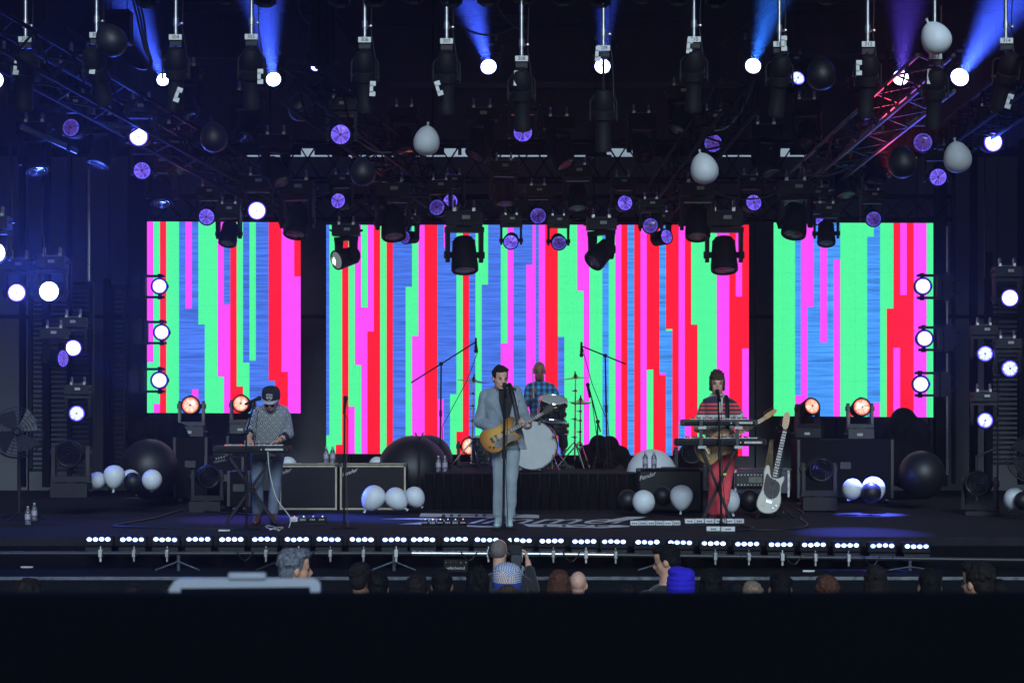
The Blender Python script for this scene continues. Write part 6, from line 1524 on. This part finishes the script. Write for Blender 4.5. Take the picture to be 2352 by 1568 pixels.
crowd('person with short brown hair and a checked collar', 827, 1291, 52, 'hairdark', 'short', .2, checks)
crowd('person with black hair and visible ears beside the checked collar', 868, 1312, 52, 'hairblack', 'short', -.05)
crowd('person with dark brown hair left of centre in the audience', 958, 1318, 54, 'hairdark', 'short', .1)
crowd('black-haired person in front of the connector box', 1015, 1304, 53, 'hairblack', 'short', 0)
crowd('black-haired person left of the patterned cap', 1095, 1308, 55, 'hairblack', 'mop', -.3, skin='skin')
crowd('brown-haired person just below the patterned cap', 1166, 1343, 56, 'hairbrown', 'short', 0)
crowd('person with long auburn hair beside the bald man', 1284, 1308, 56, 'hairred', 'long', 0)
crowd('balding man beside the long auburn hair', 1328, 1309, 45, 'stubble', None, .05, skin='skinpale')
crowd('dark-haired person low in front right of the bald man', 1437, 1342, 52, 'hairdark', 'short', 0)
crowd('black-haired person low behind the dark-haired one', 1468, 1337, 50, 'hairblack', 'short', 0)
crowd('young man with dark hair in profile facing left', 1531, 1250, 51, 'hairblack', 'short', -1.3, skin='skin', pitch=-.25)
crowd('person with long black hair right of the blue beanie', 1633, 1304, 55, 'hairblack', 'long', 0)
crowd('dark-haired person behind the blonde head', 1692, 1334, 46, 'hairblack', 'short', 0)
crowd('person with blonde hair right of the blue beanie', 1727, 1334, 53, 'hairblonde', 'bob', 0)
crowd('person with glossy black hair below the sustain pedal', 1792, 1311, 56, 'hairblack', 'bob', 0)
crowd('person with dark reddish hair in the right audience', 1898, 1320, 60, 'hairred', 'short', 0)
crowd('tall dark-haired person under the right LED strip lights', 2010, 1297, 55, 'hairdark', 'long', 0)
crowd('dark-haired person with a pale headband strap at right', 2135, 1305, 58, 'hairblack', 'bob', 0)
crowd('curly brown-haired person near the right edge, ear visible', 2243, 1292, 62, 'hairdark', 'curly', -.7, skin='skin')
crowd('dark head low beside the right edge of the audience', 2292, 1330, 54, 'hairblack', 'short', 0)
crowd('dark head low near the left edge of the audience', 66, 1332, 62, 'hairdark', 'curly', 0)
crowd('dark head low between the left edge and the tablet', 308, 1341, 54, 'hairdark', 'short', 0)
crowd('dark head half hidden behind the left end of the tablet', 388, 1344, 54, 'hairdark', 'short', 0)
# patterned cap
def bandana():
    m = mat('patterned_cap', (.6, .62, .7), .8, noise=0); t = m.node_tree; b = t.nodes['Principled BSDF']
    tc = N(t, 'ShaderNodeTexCoord'); vo = N(t, 'ShaderNodeTexVoronoi'); vo.inputs['Scale'].default_value = 13; t.links.new(tc.outputs['Object'], vo.inputs['Vector'])
    sep = N(t, 'ShaderNodeSeparateColor'); t.links.new(vo.outputs['Color'], sep.inputs[0])
    wv = N(t, 'ShaderNodeTexWave'); wv.inputs['Scale'].default_value = 26; mp = N(t, 'ShaderNodeMapping'); t.links.new(tc.outputs['Object'], mp.inputs[0])
    cv = N(t, 'ShaderNodeCombineXYZ'); t.links.new(mth(t, 'MULTIPLY', sep.outputs[1], 6), cv.inputs[1]); t.links.new(cv.outputs[0], mp.inputs['Rotation']); t.links.new(mp.outputs[0], wv.inputs['Vector'])
    cr = N(t, 'ShaderNodeValToRGB'); cr.color_ramp.interpolation = 'CONSTANT'; e = cr.color_ramp.elements; e[0].color = (.02, .06, .3, 1); e[1].position = .35; e[1].color = (.35, .12, .02, 1); x = e.new(.6); x.color = (.06, .1, .32, 1)
    t.links.new(sep.outputs[0], cr.inputs[0])
    mx = N(t, 'ShaderNodeMix', data_type='RGBA'); mx.inputs[6].default_value = (.62, .66, .74, 1); t.links.new(cr.outputs[0], mx.inputs[7])
    t.links.new(mth(t, 'GREATER_THAN', wv.outputs[0], .5), mx.inputs[0]); t.links.new(mx.outputs[2], b.inputs['Base Color']); return m
r, hc, s, f, u = crowd('person in a white, blue and orange patterned cap in front of the camera operator', 1165, 1297, 55, 'hairdark', None, .1, 'greyshirt')
c_ = MB(); c_.lathe([(.102, .0), (.107, .04), (.104, .08), (.086, .12), (.05, .142), (.004, .15)], hc-f*.008, u, 24); cpo = c_.build('cap', bandana(), r)
MB().lathe([(.103, -.035), (.107, -.01), (.108, .004), (.1, .006)], hc-f*.008, u, 24).build('cap_band', mat('blue_band', (.03, .05, .32), .8), cpo)
r, hc, s, f, u = crowd('person in a bright blue knitted beanie with auburn hair', 1563, 1303, 61, 'hairred', None, -.1, skin='skin')
bn = MB()
for z_, rr in ((-.03, .094), (.0, .098), (.03, .098), (.06, .094), (.09, .084)): bn.ell(hc+u*z_+f*-.012, (rr, rr*1.08, .03))
bn.ell(hc+u*.105-f*.02+s*-.02, (.07, .08, .035)); bn.ell(hc+u*.08-f*.03+s*.04, (.05, .07, .05))
lh = MB(); R = Matrix((s, f, u)).transposed()
for q in (-1, 0, 1): lh.ell(hc+R @ V((q*.05, -.06, -.14)), (.04, .04, .13), R)
solid_obj(lh, 'hair', M['hairred'], r, .008, 2)
solid_obj(bn, 'beanie', mat('blue_knit', (.022, .012, .55), .9, noise=.25, scale=90, bump=.4), r, .008, 2)
# camera operator
r, hc, s, f, u = crowd('camera operator with headset and cropped grey hair in a black shirt', 1147, 1235, 45, 'hairgrey', None, .25, skin='skinpale')
h = MB(); R = Matrix((s, f, u)).transposed(); h.ell(hc+R @ V((0, -.03, .03)), (.074, .077, .085), R); solid_obj(h, 'hair', mat('cropped_hair', (.16, .13, .12), .9, noise=.3, scale=60), r, .007, 2)
MB().torus(hc+u*.0, f, .094, .008, 24, 6, a0=-.1, a1=PI+.1).build('headphone_band', M['cable'], r)
for q in (-1, 1): MB().lathe([(.032, 0), (.036, .012), (.028, .028)], hc+s*(q*.07)-u*.01, s*q, 14).build('headphone_cup', M['cable'], r)
MB().tube([hc-s*.085-u*.02, hc-s*.11-u*.06+f*.05, hc-s*.08-u*.09+f*.11], .004, 5).build('headset_boom', M['cable'], r)
cc_ = W(1183, 1268, hc.y+.25); vc = thing('broadcast_camera', 'black broadcast camera beside the operator\'s head', 'camera', V((cc_.x, cc_.y, GR)))
MB().box(cc_, (.12, .34, .17)).build('camera_body', M['dark'], vc, bevel=.012)
MB().box(cc_+V((.01, -.19, -.06)), (.10, .10, .12)).build('battery', M['grey'], vc, bevel=.01)
MB().lathe([(.05, .17), (.055, .2), (.055, .36), (.065, .4)], cc_, (0, 1, 0), 16).build('lens', M['black'], vc)
MB().box(cc_+V((-.02, -.02, .12)), (.03, .2, .02)).cyl(cc_+V((-.02, -.1, .07)), cc_+V((-.02, -.1, .12)), .01, n=6).build('handle', M['black'], vc)
MB().box(cc_+V((-.09, -.05, .08)), (.09, .12, .06)).build('viewfinder', M['black'], vc, bevel=.008)
tp_ = V((cc_.x, cc_.y, cc_.z-.12)); MB().cyl(V((cc_.x, cc_.y, GR+.5)), tp_+V((0, 0, .04)), .035, n=10).build('pedestal', M['dark'], vc)
for k in range(3): MB().cyl(V((cc_.x, cc_.y, GR+.6)), V((cc_.x+.4*math.cos(k*2.1), cc_.y+.4*math.sin(k*2.1), GR+.01)), .02, n=8).build('leg', M['dark'], vc)
sl = MB(); e0 = hc+V((.17, .0, -.24)); e1 = hc+V((.3, .02, -.32)); e2 = W(1212, 1290, hc.y+.2); sl.limb([e0, e1, e1.lerp(e2, .7)], [.06, .055, .045]); solid_obj(sl, 'sleeve', M['shirtblk'], r, .01, 3)
ah = MB(); e0 = hc+V((.17, .0, -.24)); e1 = hc+V((.3, .02, -.32)); e2 = W(1212, 1290, hc.y+.2); ah.limb([e0, e1, e2], [.04, .035, .028]); hand_vol(ah, e2, (-.2, .2, 1), (-1, 0, 0), .7, 1, True); solid_obj(ah, 'right_arm', M['skinpale'], r, .008, 3)
bg2 = thing('rain_cover', 'pale grey crumpled cover hanging under the camera', 'cover', W(1203, 1330, hc.y+.1))
b = MB()
for k in range(7): b.ell(W(1200+rnd.uniform(-7, 9), 1305+k*8, hc.y+.1), (.035, .03, .035), Euler((rnd.random(), rnd.random(), 0)).to_matrix(), 8, 6)
solid_obj(b, 'cloth', M['greyshirt'], bg2, .01, 1)

# ------------------------------------------------------------------ foreground: viewing platform, made-up barrier, raised tablet
tag(MB().box((0, .8, -.65), (9, 5.4, .2)).build('viewing_platform', M['ground']), None, kind='structure')
M['navy'] = mat('dark_band_navy', (.0016, .0024, .0046), .95, noise=.12, scale=3, spec=.05)
bar = thing('dark_band_barrier', 'made-up dark navy barrier filling the blank dark band across the bottom foreground', 'barrier', (0, 2.5, -.55))  # invented barrier, put in only to make the even dark band below
ztop = W(0, 1357, 2.53).z
MB().box((0, 2.5, (ztop-.55)/2-.0), (7, .05, ztop+.55)).build('dark_band_panel', M['navy'], bar, bevel=.004)
for x in (-3.4, -1.7, 1.7, 3.4): MB().box((x, 2.58, (ztop-.6)/2), (.05, .05, ztop+.45)).build('post', M['black'], bar)
MB().box((0, 2.6, -.5), (7, .5, .03)).build('foot_plate', M['black'], bar)
tb = thing('tablet', 'out-of-focus white-framed tablet raised in front of the audience at left', 'tablet', W(556, 1345, 3.1))
T = lambda x, y, Y=3.1: W(x, y, Y)
out = [(388, 1352), (402, 1332), (412, 1328), (520, 1328), (716, 1328), (728, 1331), (735, 1340), (735, 1420), (722, 1560), (400, 1560), (388, 1420)]
M['tabf'] = mat('tablet_frame', (.34, .38, .45), .4, noise=.05)
mb = MB(); n = len(out); mb.add([T(x, y) for x, y in out]+[T(x, y)+V((0, .012, 0)) for x, y in out], [tuple(range(n)), tuple(range(2*n-1, n-1, -1))]+[(i, (i+1) % n, n+(i+1) % n, n+i) for i in range(n)])
mb.build('frame', M['tabf'], tb)
mb = MB(); sc_ = [(415, 1350), (712, 1347), (712, 1545), (415, 1545)]; mb.add([T(x, y, 3.096) for x, y in sc_], [(0, 1, 2, 3)]); mb.build('screen', mat('tablet_screen', (.006, .007, .012), .15, noise=0), tb)
MB().box(T(568, 1322), (87*MP(3.1), .014, 16*MP(3.1))).build('camera_hood', M['tabf'], tb, bevel=.003)
hp_ = V((T(556, 0).x, 2.86, -.55)); tpn = thing('person', 'spectator hidden behind the made-up barrier holding up the tablet', 'person', hp_, 'people watching in front of the stage')
hb = MB(); hd = V((hp_.x, 2.84, .95)); s, f, u = frame((0, 1, .2)); head_vol(hb, hd, s, f, u, 1, hd+V((0, 0, -.17)))
tr = [(V((hp_.x, 2.84, .28)), .16, .11), (V((hp_.x, 2.84, .5)), .16, .11), (V((hp_.x, 2.84, .68)), .19, .12), (V((hp_.x, 2.84, .76)), .15, .09)]; hb.loft(tr, (1, 0, 0), (0, 1, 0))
for q in (-1, 1):
    wr = V((hp_.x+q*.135, 3.06, 1.02)); hb.limb([V((hp_.x+q*.19, 2.84, .72)), V((hp_.x+q*.24, 3.0, .68)), wr], [.05, .042, .028]); hand_vol(hb, wr, (-q*.25, .25, 1), (-q, .2, 0), .6, .9, q > 0)
    hb.limb([V((hp_.x+q*.09, 2.84, .28)), V((hp_.x+q*.09, 2.84, -.15)), V((hp_.x+q*.1, 2.84, -.5)), V((hp_.x+q*.1, 2.98, -.51))], [.085, .06, .04, .035])
solid_obj(hb, 'body', M['skin'], tpn, .010, 3)
q_ = MB(); q_.loft([(c, a+.015, d+.015) for c, a, d in tr], (1, 0, 0), (0, 1, 0)); solid_obj(q_, 'shirt', M['shirtblk'], tpn, .012, 2)
h = MB(); hair_vol(h, hd, s, f, u, 1, 'short', 5); solid_obj(h, 'hair', M['hairdark'], tpn, .008, 2)

# ------------------------------------------------------------------ haze of the stage air
hz = bpy.data.materials.new('haze_air'); hz.use_nodes = True; t = hz.node_tree; t.nodes.clear()
o = N(t, 'ShaderNodeOutputMaterial'); pv = N(t, 'ShaderNodeVolumePrincipled'); pv.inputs['Color'].default_value = (.9, .93, 1, 1)
pv.inputs['Density'].default_value = .0016; pv.inputs['Anisotropy'].default_value = .72
t.links.new(pv.outputs[0], o.inputs['Volume'])
tag(MB().box((0, 16, 2.9), (52, 58, 10.8)).build('haze', hz), 'thin pale stage haze in the air', 'haze', kind='stuff')

bpy.data.scenes.remove(WORK)
